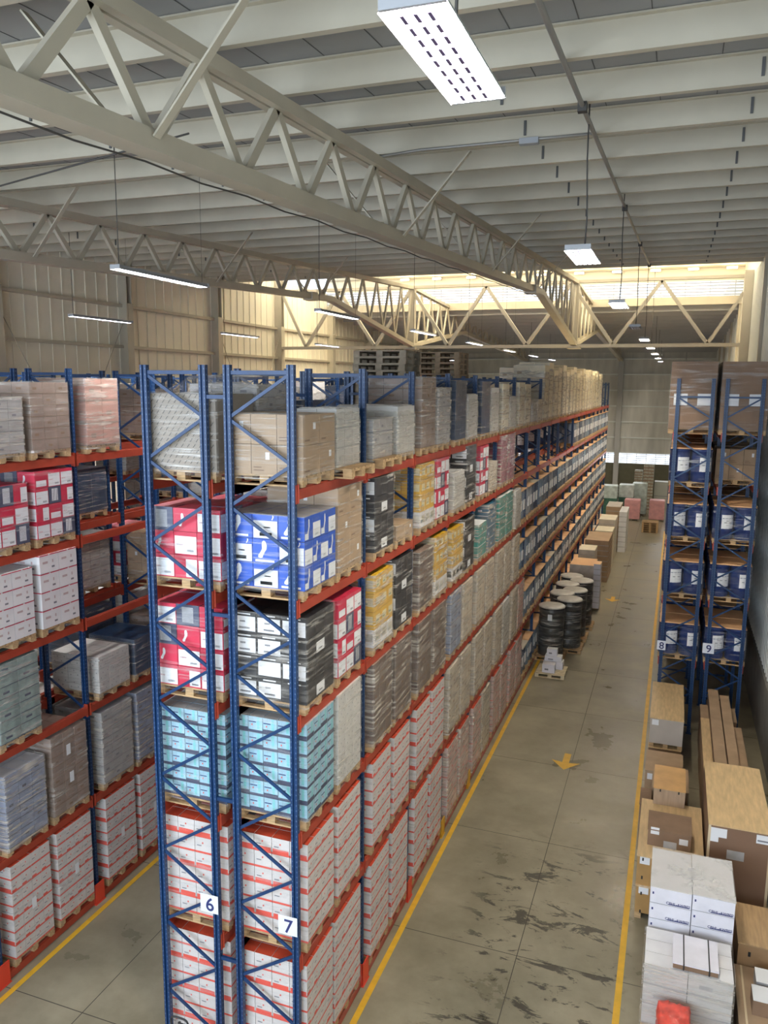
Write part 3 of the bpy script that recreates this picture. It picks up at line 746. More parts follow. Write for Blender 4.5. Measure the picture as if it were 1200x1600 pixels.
def layer_plan(kind, var_fn, sx, sy, h, nx, ny, nl):
    """positions of the visible cartons of a stack"""
    cx, cy, cz = sx / nx, sy / ny, h / nl; out = []
    for k in range(nl):
        for i in range(nx):
            for j in range(ny):
                if k < nl - 1 and 0 < i < nx - 1 and 0 < j < ny - 1: continue
                out.append((-sx / 2 + cx * (i + .5), -sy / 2 + cy * (j + .5), cz * k, cx, cy, cz, var_fn(i, j, k)))
    return out
SPEC = {  # kind: (nx, ny, layer height, film, words, group)
 'red_white': (4, 4, 0.232, 'clear', 'white cartons with red stripes and red lids', 'loads of red-striped white cartons'),
 'pale_blue': (5, 4, 0.235, 'clear', 'pale blue cartons with dark bands under glossy film', 'loads of pale blue cartons'),
 'black': (3, 3, 0.30, 'film', 'black cartons with white labels under shiny film', 'loads of black cartons'),
 'crimson': (3, 3, 0.31, 'clear', 'crimson and white cartons', 'loads of crimson cartons'),
 'foot_blue': (3, 4, 0.33, 'clear', 'royal blue cartons printed with white socks', 'loads of royal blue cartons'),
 'kraft': (3, 2, 0.38, 'film', 'brown kraft cartons', 'loads of brown kraft cartons'),
 'slant_print': (1, 1, 1.0, 'film', 'large grey-brown box with slanted dark print under loose film', 'wrapped printed boxes'),
 'white_red': (2, 2, 0.29, None, 'white cartons with thin red lines', 'loads of white cartons with red lines'),
 'small_print': (3, 3, 0.22, 'film', 'pale cartons with small grey print', 'loads of pale printed cartons'),
 'yellow': (3, 3, 0.30, 'dense', 'yellow cartons under film', 'loads of yellow cartons'),
 'teal': (3, 3, 0.30, 'dense', 'teal green cartons under film', 'loads of teal cartons'),
 'steel_blue': (3, 3, 0.30, 'dense', 'steel blue cartons under film', 'loads of steel blue cartons'),
 'maroon': (3, 3, 0.32, 'dense', 'maroon cartons under film', 'loads of maroon cartons'),
 'green_sack': (2, 2, 0.19, 'film', 'grey-green sacks under film', 'loads of grey-green sacks'),
 'pink_sack': (2, 2, 0.20, None, 'pink sacks', 'loads of pink sacks'),
 'cream_sack': (2, 2, 0.45, 'milky', 'tall cream bales in milky film', 'loads of cream bales'),
 'beige': (3, 3, 0.25, 'dense', 'beige cartons under shiny film', 'film-wrapped beige loads'),
 'brown': (3, 3, 0.20, 'film', 'brown wrapped stock with pale labels', 'film-wrapped brown loads'),
 'dark_brown': (3, 3, 0.22, 'dense', 'dark brown stock in shiny film', 'film-wrapped dark brown loads'),
 'rosy': (2, 2, 0.40, 'dense', 'rosy brown boxes in glossy film', 'film-wrapped rosy loads'),
 'grey': (3, 3, 0.18, 'dense', 'grey stock in crumpled film', 'film-wrapped grey loads'),
 'pale_grey': (2, 3, 0.30, 'milky', 'whitish stock in milky film', 'film-wrapped whitish loads'),
 'dusty_blue': (3, 3, 0.22, 'dense', 'dusty blue stock in film', 'film-wrapped dusty blue loads'),
 'dark_blue': (2, 2, 0.36, 'film', 'dark blue stock in film', 'film-wrapped dark blue loads'),
 'pink_white': (3, 3, 0.23, 'dense', 'blush cartons with red bands under film', 'film-wrapped blush loads'),
 'white_lilac': (2, 2, 0.29, None, 'white cartons with dark print', 'white printed cartons'),
}
NAME = {k: 'carton_load' for k in ('red_white', 'pale_blue', 'black', 'crimson', 'foot_blue', 'kraft', 'white_red', 'small_print', 'yellow', 'teal', 'steel_blue', 'maroon')}
NAME.update(slant_print='boxed_load', green_sack='sack_load', cream_sack='bale_load')
rv = random.Random(3)
def vf(kind):
    if kind == 'red_white': return lambda i, j, k: (k % 2)
    if kind == 'black': return lambda i, j, k: [0, 0, 1, 2][(i + j + k * 2) % 4] if k % 4 != 3 else 0
    if kind == 'crimson': return lambda i, j, k: [0, 2, 1, 3, 0][(i * 2 + j + k * 3) % 5]
    if kind == 'foot_blue': return lambda i, j, k: (i + j + k) % 2
    if kind == 'yellow': return lambda i, j, k: 2 if k == 0 else 0
    return lambda i, j, k: (i + j + k) % 2
MERGED = {}
RACKN = {7: 'rack seven', 6: 'rack six', 5: 'the left rack', 4: 'the rack behind the left rack', 3: 'the second rack pair', 2: 'the leftmost rack', 8: 'rack eight', 9: 'rack nine'}
LV = ['floor', 'second', 'third', 'fourth', 'fifth', 'top']
nload = 0
def load(kind, x, y, z, h, sx=1.12, sy=0.90, near=False, label=None, pal=True, film_kind='spec', oldpal=False, parts=True, rz=0, group=None, labels=()):
    global nload
    nx, ny, lh, fk, words, grp = SPEC[kind]
    if film_kind != 'spec': fk = film_kind
    nl = max(1, round(h / lh)); nload += 1
    t = empty(NAME.get(kind, 'wrapped_load'), (x, y, z), rz); tag(t, label, 'pallet load', group or grp)
    if pal: put('pallet', PALO if oldpal else PAL, t, (0, 0, 0), 0, (0.91 if sx < 1.2 else 1.08, max(0.9, min(1.0, sy + 0.02)), 1))
    z0 = 0.144 if pal else 0
    if near:
        for (a, b_, c_, cx, cy, cz, v) in layer_plan(kind, vf(kind), sx, sy, h, nx, ny, nl):
            put('carton', carton_mesh(kind, cx, cy, cz, v)[1], t, (a, b_, z0 + c_))
    else:
        key = (kind, round(h, 2), sx, sy)
        if key not in MERGED:
            mb = MB()
            for (a, b_, c_, cx, cy, cz, v) in layer_plan(kind, vf(kind), sx, sy, h, nx, ny, nl): mb.add(carton_mesh(kind, cx, cy, cz, v)[0], a, b_, c_)
            MERGED[key] = mb.mesh('stacked_cartons')
        put('stacked_cartons', MERGED[key], t, (0, 0, z0))
    if fk:
        fm = FILMS[(fk, nload % (2 if fk == 'milky' else 3))]
        put('stretch_film', fm, t, (0, 0, z0 - 0.06 if pal else z0), 0, (sx + 0.025, sy + 0.025, h + 0.075))
        if fk != 'milky' and h > 0.5:
            pass
    for (u, w) in labels:
        MB().box(sx / 2 + 0.022, u - 0.05, z0 + w, sx / 2 + 0.025, u + 0.05, z0 + w + 0.2, paper).obj('label_sheet', t)
    return t
# drum loads
def drum_mb(m, lab=True):
    b = MB(); b.lathe(0, 0, [(0.26, 0.0), (0.275, 0.03), (0.28, 0.28), (0.29, 0.30), (0.28, 0.32), (0.28, 0.58), (0.29, 0.60), (0.28, 0.62), (0.275, 0.86), (0.29, 0.88), (0.285, 0.92), (0.24, 0.925)], m, 20)
    if lab:
        for a0 in (-100, 60):
            for k in range(5):
                a = R(a0 + k * 14); c = R(a0 + (k + 1) * 14); r = 0.2865
                b.poly([(r * math.cos(a), r * math.sin(a), 0.30), (r * math.cos(c), r * math.sin(c), 0.30), (r * math.cos(c), r * math.sin(c), 0.70), (r * math.cos(a), r * math.sin(a), 0.70)], paper)
                r += 0.001
                if k in (1, 3): b.poly([(r * math.cos(a), r * math.sin(a), 0.47), (r * math.cos(c), r * math.sin(c), 0.47), (r * math.cos(c), r * math.sin(c), 0.49), (r * math.cos(a), r * math.sin(a), 0.49)], ink)
    return b
DRUM_B = drum_mb(drumblue); DRUM = DRUM_B.mesh('drum'); SHEET = MB().box(-0.55, -0.50, 0, 0.55, 0.50, 0.03, tan).mesh('top_sheet')
four = MB()
for i in (-1, 1):
    for j in (-1, 1): four.add(DRUM_B, 0.29 * i, 0.26 * j, 0)
FOUR = four.mesh('drums')
def drum_load(x, y, z, near, label, sheet=True, group='pallets of blue drums'):
    t = empty('drum_load', (x, y, z)); tag(t, label, 'pallet load', group)
    put('pallet', PAL, t, (0, 0, 0), 0, (0.92, 1, 1))
    if near:
        for i in (-1, 1):
            for j in (-1, 1): put('drum', DRUM, t, (0.29 * i, 0.26 * j, 0.144))
    else: put('drums', FOUR, t, (0, 0, 0.144))
    put('stretch_film', FILMS[('clear', int(y * 3) % 3)], t, (0, 0, 0.11), 0, (1.13, 1.06, 0.95))
    if sheet: put('top_sheet', SHEET, t, (0, 0, 1.075))
    return t
# grey-blue keg loads with tan board, rack seven's far part
def box_load_mesh(i):
    b = MB()
    m = [mat('keg blue grey', (0.20, 0.26, 0.36), 0.35, noise=0.2, nscale=4), mat('cool grey stock', (0.36, 0.38, 0.42), 0.35, noise=0.2, nscale=4), mat('slate keg', (0.09, 0.12, 0.19), 0.35, noise=0.2, nscale=4), mat('soft blue stock', (0.20, 0.30, 0.42), 0.3, noise=0.2, nscale=4)][i % 4]
    for s in (-1, 1):
        for j in (-1, 1):
            cx, cy = 0.28 * s, 0.235 * j
            b.lathe(cx, cy, [(0.21, 0), (0.23, 0.03), (0.225, 0.30), (0.235, 0.32), (0.225, 0.60), (0.235, 0.62), (0.225, 0.92), (0.19, 0.95)], m, 14)
            b.box(cx + 0.215, cy - 0.12, 0.30, cx + 0.238, cy + 0.12, 0.62, paper)
    return b.mesh('kegs')
KEGS = [box_load_mesh(i) for i in range(4)]
def keg_load(x, y, z, i, label, sheet=True):
    t = empty('keg_load', (x, y, z)); tag(t, label, 'pallet load', 'keg pallets under tan or grey boards on rack seven')
    put('pallet', PAL, t, (0, 0, 0), 0, (0.92, 0.98, 1)); put('kegs', KEGS[i % 4], t, (0, 0, 0.144))
    put('stretch_film', FILMS[('clear', i % 3)], t, (0, 0, 0.11), 0, (1.08, 0.96, 1.0))
    put('top_sheet', SHEET if sheet else SHEETG, t, (0, 0, 1.10))
    return t
SHEETG = MB().box(-0.55, -0.49, 0, 0.55, 0.49, 0.03, beige).mesh('top_sheet')

def slot_y(y0, bay, s): return y0 + bay * BAY + ((0.60 if s == 0 else 1.66) if bay == 0 else (0.72 if s == 0 else 1.79))
def lab_for(words, rn, lv, bay, s, extra=''):
    w = '%s, %s level of %s, %s bay, %s pallet' % (words, LV[lv], RACKN[rn], ORD[bay], 'nearer' if s == 0 else 'farther')
    ws = w.split()
    while len(ws) > 16:  # shorten the look, keep the place
        head, tail = w.split(',', 1); h = head.split(); h = h[:-1]
        while h and h[-1] in ('with', 'and', 'under', 'in', 'white', 'the', 'shiny', 'small', 'thin', 'dark', 'red', 'slanted', 'glossy', 'milky', 'pale', 'crumpled', 'loose', 'large', 'box'): h = h[:-1]
        w = ' '.join(h) + ',' + tail; ws = w.split()
    return w
def rl(rn, xc, y0, lv, bay, s, kind, h, near=False, **kw):
    if kind is None: return
    lab = lab_for(SPEC[kind][4], rn, lv, bay, s)
    return load(kind, xc + kw.pop('dx', 0), slot_y(y0, bay, s) + kw.pop('dy', 0), LEV[lv], h, near=near, label=lab, **kw)

# ---- rack seven, aisle side.  (kind, height) per level, in order of slots from the near end
X7 = -0.5
T7 = {
 0: ['red_white'] * 6 + ['pink_white'] * 3 + ['beige', 'pink_white', 'pink_white', 'pink_white', 'pink_white'],
 1: ['red_white'] * 6 + ['beige'] * 2 + ['beige', 'beige', 'beige', 'pale_grey', 'beige', 'pink_white'],
 2: ['pale_blue', 'small_print', 'dark_brown', 'dark_brown', 'dark_brown', 'dark_brown', 'dusty_blue', 'beige', 'beige', 'beige', 'beige', 'beige', 'beige'],
 3: ['black', 'crimson', 'yellow', 'black', 'dark_brown', 'yellow', 'yellow', 'black', 'teal', 'steel_blue', 'teal', 'teal', 'pale_grey'],
 4: ['foot_blue', 'kraft', 'black', 'kraft', 'yellow', 'crimson', 'pale_grey', 'black', 'crimson', 'beige', 'maroon', 'maroon'],
 5: ['kraft', 'pale_grey', 'grey', 'pale_grey', 'brown', 'grey', 'dark_blue', 'pale_grey', 'dark_blue', 'pale_grey', 'cream_sack', 'pale_grey', 'cream_sack', 'cream_sack', 'grey', 'beige'],
}
H7 = {0: [1.72] * 6 + [1.68] * 8, 1: [1.50] * 14,
      2: [1.40, 1.40] + [1.38] * 4 + [1.34] * 7,
      3: [1.20, 1.16, 1.2, 1.24, 1.1, 1.2, 1.14, 1.2, 0.85, 1.2, 1.2, 1.2, 1.1],
      4: [0.98, 1.22, 1.2, 0.25, 1.2, 1.2, 0.8, 1.3, 1.2, 0.7, 1.3, 1.3],
      5: [0.78, 0.82, 0.62, 0.8, 1.3, 1.1, 1.25, 0.95, 1.25, 1.1, 1.2, 0.85, 1.25, 1.2, 0.6, 0.7]}
for lv in T7:
    for i, k in enumerate(T7[lv]):
        kw = {}
        if lv == 5 and i == 1: kw = dict(sx=0.62, sy=0.85, dx=0.22)
        if lv == 5 and i == 0: kw = dict(sy=1.0)
        if lv == 5 and i == 2: kw = dict(sx=0.75, sy=0.9, dx=0.15)
        if lv == 4 and i == 0: kw = dict(sx=1.14, sy=1.0)
        if lv == 0 and i < 6: kw = dict(sy=0.90 if i != 1 else 1.06, dy=-0.05)
        rl(7, X7, 0, lv, i // 2, i % 2, k, H7[lv][i], near=(i < 3 or (lv < 2 and i < 4)), **kw)
    start = len(T7[lv])
    for i in range(start, 40):
        bay, s = i // 2, i % 2
        if lv == 4:
            if i < 24: continue
        y = slot_y(0, bay, s)
        if lv == 5:
            if 16 <= i < 35: rl(7, X7 - 0.02, 0, 5, bay, s, 'cream_sack', 1.75 + 0.12 * ((i * 7) % 3), sy=0.98)
            continue
        tn = ((i * 5 + lv * 3) % 7) != 0
        keg_load(X7, y, LEV[lv], (i + lv) % 4 if i < 26 else (i * 3 + lv) % 4, lab_for('grey-blue kegs under a board', 7, lv, bay, s), tn)
# ---- rack six
X6 = -1.76
T6 = {0: [('red_white', 1.72), ('red_white', 1.72)], 1: [('red_white', 1.50), ('red_white', 1.5)], 2: [('pale_blue', 1.34), ('pale_blue', 1.34)],
      3: [('crimson', 1.20), ('crimson', 1.2), ('crimson', 1.1)], 4: [('crimson', 0.98), ('crimson', 0.9), ('beige', 0.9), ('kraft', 1.0), ('crimson', 1.1), ('maroon', 1.1), ('black', 1.2), ('dusty_blue', 1.1)],
      5: [('slant_print', 1.02), ('grey', 1.15), ('dark_blue', 0.9)]}
for lv in T6:
    for i, (k, h) in enumerate(T6[lv]):
        rl(6, X6, 0, lv, i // 2, i % 2, k, h, near=(i < 1), **(dict(sx=1.12, sy=1.0) if k == 'slant_print' else {}))
for i in range(10, 34, 1):
    if i % 3 and i != 10: rl(6, X6, 0, 5, i // 2, i % 2, ['cream_sack', 'pale_grey', 'dark_blue', 'cream_sack'][i % 4] if i < 18 else 'cream_sack', 1.2 if i < 18 else 1.85)
    if i > 12 and i % 2: drum_load(X6, slot_y(0, i // 2, i % 2), LEV[4], False, lab_for('blue drums', 6, 4, i // 2, i % 2))
    if i > 8: keg_load(X6, slot_y(0, i // 2, i % 2), LEV[3], i, lab_for('grey-blue kegs under a board', 6, 3, i // 2, i % 2))
# loose peak of film over the slanted print box
def film_tent(x0, x1, y0, y1, z0, px0, px1, py, z1, lab):
    b = MB(); pts = []
    N = 10
    for j in range(N + 1):
        t = j / N; w = t * t
        pts.append([(x0 + (px0 - x0) * (1 - (1 - t) ** 2), y0 + (py - y0) * t, z0 + (z1 - z0) * w), (x1 + (px1 - x1) * (1 - (1 - t) ** 2), y0 + (py - y0) * t, z0 + (z1 - z0) * w)])
    for j in range(N):
        a_, b_, c_, d_ = pts[j][0], pts[j][1], pts[j + 1][1], pts[j + 1][0]; b.poly([a_, b_, c_, d_], film_d, True)
    b.poly([pts[-1][0], pts[-1][1], (px1, y1, z1 - 0.05), (px0, y1, z1 - 0.05)], film_d)
    tag(b.obj('loose_film'), lab, 'plastic film')
film_tent(-2.34, -1.16, 0.14, 1.8, 9.98, -2.14, -1.0, 0.95, 10.22, 'milky film peaking up behind the slanted-print box on top of rack six')

# pallet stacks on rack six
def pallet_stack(x, y, z, n, which, m, rzs=0.0):
    for k in range(n):
        o = put('wooden_pallet', m, None, (x + random.uniform(-.015, .015), y + random.uniform(-.015, .015), z + k * 0.1445), rzs + random.uniform(-.012, .012))
        tag(o, '%s pallet from the top of the %s, above rack six' % ((ORD + ['twenty-first'])[n - 1 - k] if n - 1 - k else 'topmost', which), 'pallet', 'empty pallets stacked on rack six')
pallet_stack(-1.60, 7.78, LEV[5], 14, 'dark tall stack nearer the viewer', PALO)
pallet_stack(-1.66, 12.45, LEV[5], 15, 'paler tall stack farther away', MB().add(pallet_mb(mat('mid pallet wood', (0.30, 0.22, 0.14), 0.8, noise=0.3, nscale=5))).mesh('pallet'))

# ---- left racks
X5 = -6.16; Y5 = -2.25
T5 = [ # bay, slot, level, kind, height, near
 (1, 0, 0, 'red_white', 1.72, 1), (1, 1, 0, 'red_white', 1.72, 1), (2, 0, 0, 'red_white', 1.72, 1), (2, 1, 0, 'red_white', 1.72, 1), (0, 1, 0, 'red_white', 1.72, 0),
 (1, 0, 1, 'dusty_blue', 1.3, 0), (1, 1, 1, 'brown', 1.5, 1), (2, 0, 1, 'grey', 1.45, 0), (2, 1, 1, 'dusty_blue', 1.45, 0),
 (1, 0, 2, 'green_sack', 1.35, 1), (2, 0, 2, 'small_print', 0.72, 1), (2, 1, 2, 'dark_blue', 0.75, 0),
 (1, 0, 3, 'white_red', 1.16, 1), (1, 1, 3, 'white_red', 1.30, 1),
 (1, 0, 4, 'crimson', 1.0, 1), (1, 1, 4, 'crimson', 1.16, 1),
 (1, 0, 5, 'grey', 0.9, 0), (1, 1, 5, 'brown', 1.15, 0), (2, 0, 5, 'rosy', 1.22, 1)]
for bay, s, lv, k, h, nr in T5:
    rl(5, X5, Y5, lv, bay, s, k, h, near=bool(nr), labels=((0.0, 0.5), (-0.05, 1.05)) if (k, lv) == ('brown', 1) else (((0, 0.7),) if lv == 0 else ()))
for (bay, s, lv, k, h) in ((3, 0, 0, 'red_white', 1.7), (3, 1, 0, 'red_white', 1.7), (3, 0, 1, 'beige', 1.4), (3, 1, 1, 'grey', 1.4), (3, 0, 2, 'brown', 0.8), (3, 0, 3, 'kraft', 1.0), (4, 0, 5, 'grey', 0.9), (4, 1, 5, 'dark_blue', 1.0),
                          (5, 0, 5, 'kraft', 1.1), (6, 0, 5, 'pale_grey', 1.2), (7, 0, 5, 'dark_blue', 1.1), (8, 0, 5, 'pale_grey', 1.3), (9, 0, 5, 'grey', 1.2), (5, 1, 4, 'beige', 1), (4, 0, 4, 'pale_grey', 1.0), (6, 1, 4, 'pale_grey', 1.1), (8, 1, 4, 'crimson', 1.1), (7, 1, 4, 'kraft', 1.1)):
    rl(5, X5, Y5, lv, bay, s, k, h)
X4 = -7.40
k4 = ['kraft', 'grey', 'beige', 'brown', 'dark_blue', 'pale_grey', 'small_print', 'rosy', 'crimson']
rr4 = random.Random(11)
for bay in range(1, 10):
    for s in (0, 1):
        for lv in range(0, 6):
            if bay > 4 and lv < 4: continue
            if rr4.random() < (0.35 if lv > 2 else 0.12): continue
            rl(4, X4, Y5, lv, bay, s, k4[rr4.randrange(9)] if lv > 1 else 'small_print', [1.6, 1.45, 1.2, 1.1, 0.9, 1.0][lv])
for rn, xx in ((3, -11.8), (2, -13.05)):
    for bay in range(2, 12):
        for s in (0, 1):
            for lv in (3, 4, 5):
                if lv < 5 and (rn == 2 or bay > 7): continue
                if rr4.random() < 0.35: continue
                rl(rn, xx, Y5, lv, bay, s, k4[rr4.randrange(9)], [0, 0, 0, 1.1, 1.0, 1.1][lv])

# ---- racks eight and nine
for rn, xx in ((8, 4.90), (9, 6.16)):
    for bay in range(0, 10):
        for s in (0, 1):
            for lv in range(1, 6):
                if bay > 5 and lv < 3: continue
                y = slot_y(15.0, bay, s)
                if lv == 5:
                    if rn == 9 and bay % 3 == 2: continue
                    t = empty('tall_carton_load', (xx - (0.06 if rn == 8 else 0.0), y, LEV[5])); tag(t, 'tall brown carton in film with white labels, top of %s, %s bay, %s pallet' % (RACKN[rn], ORD[bay], 'nearer' if s == 0 else 'farther'), 'pallet load', 'tall brown cartons on top of racks eight and nine')
                    put('pallet', PAL, t)
                    q = MB(); q.box(-0.60, -0.54, 0.144, 0.60, 0.54, 2.0, kraft_d)
                    for u in (-0.50, 0.12): q.box(u, -0.545, 0.80, u + 0.36, -0.541, 1.12, paper)
                    q.box(-0.6, -0.541, 0.78, 0.6, -0.5405, 0.79, black)
                    q.obj('tall_carton', t); put('stretch_film', FILMS[('clear', s)], t, (0, 0, 0.1), 0, (1.23, 1.11, 1.93))
                    continue
                if rn == 9 and lv == 4 and bay < 4:
                    if s == 0 and bay == 0: continue
                    rl(9, xx, 15.0, 4, bay, s, 'kraft', 0.9, film_kind=None); continue
                drum_load(xx, y, LEV[lv], bay == 0 and s == 0, lab_for('blue drums with white labels', rn, lv, bay, s), True)

# ---------------------------------------------------------------- goods on the floor, left side of the aisle
def simple_box(name, x0, y0, z0, x1, y1, z1, m, label, cat, group=None, topm=None, deco=None, rz=0, bevel=None):
    cx, cy = (x0 + x1) / 2, (y0 + y1) / 2
    b = MB(); b.box(x0 - cx, y0 - cy, 0, x1 - cx, y1 - cy, z1 - z0, m, topm)
    if deco: deco(b, x1 - x0, y1 - y0, z1 - z0)
    o = b.obj(name, None, (cx, cy, z0), rz); tag(o, label, cat, group); return o
o = put('wooden_pallet', MB().add(pallet_mb(mat('pale new pallet wood', (0.72, 0.60, 0.40), 0.7, noise=0.15, nscale=4))).mesh('pallet'), None, (0.83, 18.55, 0)); o.scale = (0.84, 1.05, 1)
tag(o, 'pale pallet on the aisle floor holding small white boxes', 'pallet')
def boxdeco(b, X, Y, Z): decal(b, 'f', X, Y, Z, 0.2, 0.3, 0.5, 0.5, ink); decal(b, 'r', X, Y, Z, 0.3, 0.3, 0.6, 0.5, ink)
wb_ = 'small white boxes on the pale aisle pallet'
simple_box('white_box', 0.55, 18.15, 0.146, 0.98, 18.50, 0.45, lilac, 'small white box at the front edge of the pale aisle pallet', 'box', wb_, white, boxdeco)
simple_box('white_box', 0.52, 18.60, 0.146, 1.20, 19.0, 0.42, lilac, 'wide white box at the back of the pale aisle pallet, lower one', 'box', wb_, white, boxdeco)
simple_box('white_box', 0.56, 18.62, 0.422, 1.15, 18.96, 0.60, lilac, 'flat white box in the middle of the small stack', 'box', wb_, white, boxdeco)
simple_box('white_box', 0.62, 18.66, 0.602, 0.98, 18.92, 0.85, lilac, 'topmost white box of the small stack on the pale aisle pallet', 'box', wb_, white, boxdeco)
# stacked wrapped coils of black drums: one stack = several discs
def coil_stack(x, y, n, lab, i):
    t = empty('drum_stack', (x, y, 0)); tag(t, lab, 'drum stack', 'black drum stacks wrapped in film beside the aisle')
    put('pallet', PAL, t, (0, 0, 0), 0, (0.92, 1.05, 1))
    for k in range(n):
        d = MB(); d.lathe(0, 0, [(0.40, 0), (0.46, 0.02), (0.47, 0.30), (0.44, 0.34), (0.44, 0.36)], blackrub, 24); d.obj('drum', t, (0, 0, 0.144 + k * 0.365))
    d = MB(); d.lathe(0, 0, [(0.485, 0), (0.49, 0.03), (0.46, 0.06), (0.30, 0.075), (0.05, 0.07)], mat('milky lid', (0.60, 0.57, 0.52), 0.3, noise=0.15, nscale=5), 24); d.obj('lid', t, (0, 0, 0.144 + n * 0.365))
    s = MB(); rings = [(0.485 + 0.012 * math.sin(q * 1.7), 0.1 + q * (n * 0.365) / 12) for q in range(13)]; s.lathe(0, 0, rings, film, 20); s.obj('stretch_film', t)
    if i == 0:
        MB().box(-0.08, -0.505, 1.55, 0.08, -0.50, 1.78, paper).obj('label_sheet', t)
for i, (x, y) in enumerate(((0.52, 20.3), (1.02, 21.5), (0.62, 21.9 + 0.45), (1.05, 23.0), (0.62, 23.9), (1.12, 24.7), (0.62, 25.4))):
    coil_stack(x, y, 5, 'stack of black drums with whitish lid, %s from the near end of the aisle row' % ORD[i], i)
# cartons stacks further along the aisle
simple_box('board_stack', 0.25, 27.6, 0.15, 1.35, 29.2, 2.02, mat('pale bundle', (0.62, 0.56, 0.50), 0.6, noise=0.15, nscale=4), 'wide bundle with tan board lid behind the black drum stacks', 'carton stack', None, tan)
def seams(b, X, Y, Z):
    n = 8
    for k in range(1, n): decal(b, 'f', X, Y, Z, 0, k / n, 1, k / n + 0.012, greyw); decal(b, 'r', X, Y, Z, 0, k / n, 1, k / n + 0.012, greyw)
simple_box('carton_column', 1.36, 27.2, 0.15, 1.66, 27.9, 2.2, lilac, 'slim column of white cartons beside the yellow arrow', 'carton stack', None, tan, seams)
tag(put('wooden_pallet', PAL, None, (0.85, 28.4, 0), 0, (1.2, 1.5, 1)), 'pallet under the wide bundle behind the black drum stacks', 'pallet')
simple_box('board_stack', 0.25, 31.0, 0.0, 1.05, 32.4, 2.05, beige, 'narrow pale bundle second behind the black drum stacks', 'carton stack', None, cream, seams)
simple_box('carton_stack', 0.35, 33.0, 0.0, 1.55, 35.6, 2.2, kraft, 'brown film-wrapped stack midway along the left side of the aisle', 'carton stack', None, kraft, seams)
simple_box('carton_stack', 0.55, 36.2, 0.0, 1.50, 37.8, 2.15, cream, 'cream bundle behind the brown wrapped stack', 'carton stack', None, cream, seams)
simple_box('carton_stack', 0.50, 39.0, 0.0, 1.45, 41.0, 2.35, beige, 'pale yellow tall stack near the end of the row', 'carton stack', None, cream, seams)
simple_box('carton_stack', 1.50, 41.3, 0.0, 1.95, 43.8, 2.5, white, 'tall slim white stack standing out into the aisle, far left side', 'carton stack', None, white, seams)
simple_box('carton_stack', 0.50, 44.0, 0.0, 1.40, 46.5, 2.4, kraft, 'farthest brown stack in the row beside the rack', 'carton stack', None, beige, seams)
# far end goods
def sacks(x, y, w, d, n, m, lab, topn=0, tm=None):
    t = empty('sack_load', (x, y, 0)); tag(t, lab, 'pallet load', 'sack pallets at the far end of the aisle')
    put('pallet', PALO, t, (0, 0, 0), 0, (w / 1.2, d, 1))
    b = MB()
    for k in range(n):
        mm = tm if (tm and k >= n - topn) else m; z = 0.15 + k * 0.24
        b.box(-w / 2, -d / 2, z + 0.03, w / 2, d / 2, z + 0.21, mm); b.box(-w / 2 + 0.04, -d / 2 + 0.03, z, w / 2 - 0.04, d / 2 - 0.03, z + 0.24, mm)
    b.obj('sacks', t)
greenf = mat('dark green sack', (0.05, 0.14, 0.10), 0.5, noise=0.3, nscale=5); whitef = mat('pale mint film', (0.50, 0.56, 0.52), 0.4, noise=0.25, nscale=4)
sacks(-0.05, 54.6, 1.1, 1.2, 10, greenf, 'dark green sacks with pale tops at far end, left pallet', 4, whitef)
sacks(1.12, 55.6, 1.1, 1.2, 10, greenf, 'dark green sacks with pale tops at far end, middle pallet', 4, whitef)
sacks(2.05, 57.0, 1.1, 1.2, 10, whitef, 'pale mint sacks behind the pink sacks at the far end')
sacks(1.68, 54.2, 1.15, 1.2, 6, pinkbox, 'pink sacks on a pallet in the middle of the far end')
sacks(3.45, 54.6, 1.1, 1.2, 6, pinkbox, 'pink sacks on a pallet at the far end beside rack eight')
def basket(b, X, Y, Z):
    for k in range(14): decal(b, 'f', X, Y, Z, 0.0, k / 14, 1, k / 14 + 0.025, kraft_d)
    for k in range(3): decal(b, 'f', X, Y, Z, 0.32 * k + 0.1, 0, 0.32 * k + 0.13, 1, kraft_d)
mb_ = mat('mottled bale', (0.38, 0.36, 0.28), 0.7, noise=0.35, nscale=9)
simple_box('carton_tower', 2.15, 60.0, 0, 2.95, 61.2, 3.7, mb_, 'tall narrow tower of cartons against the dark back wall', 'carton stack', None, None, basket)
simple_box('carton_tower', 1.35, 62.2, 0, 2.0, 63.2, 3.0, mb_, 'lower tower of cartons left of the tall tower at the back', 'carton stack', None, None, basket)
simple_box('grey_cabinet', 3.05, 60.5, 0, 4.1, 61.6, 2.3, mat('cabinet grey', (0.42, 0.42, 0.36), 0.5), 'plain grey cabinet by the back wall right of the tall tower', 'cabinet', None, None, lambda b, X, Y, Z: decal(b, 'f', X, Y, Z, 0, 0.48, 1, 0.5, ink))
for k in range(5):
    o = put('wooden_pallet', PAL, None, (3.15, 49.5, k * 0.145)); o.scale = (0.9, 1.2, 1)
    tag(o, '%s pallet from the top of the low stack standing alone in the far aisle' % (ORD[4 - k] if k < 4 else 'topmost'), 'pallet', 'low pallet stack in the far aisle')

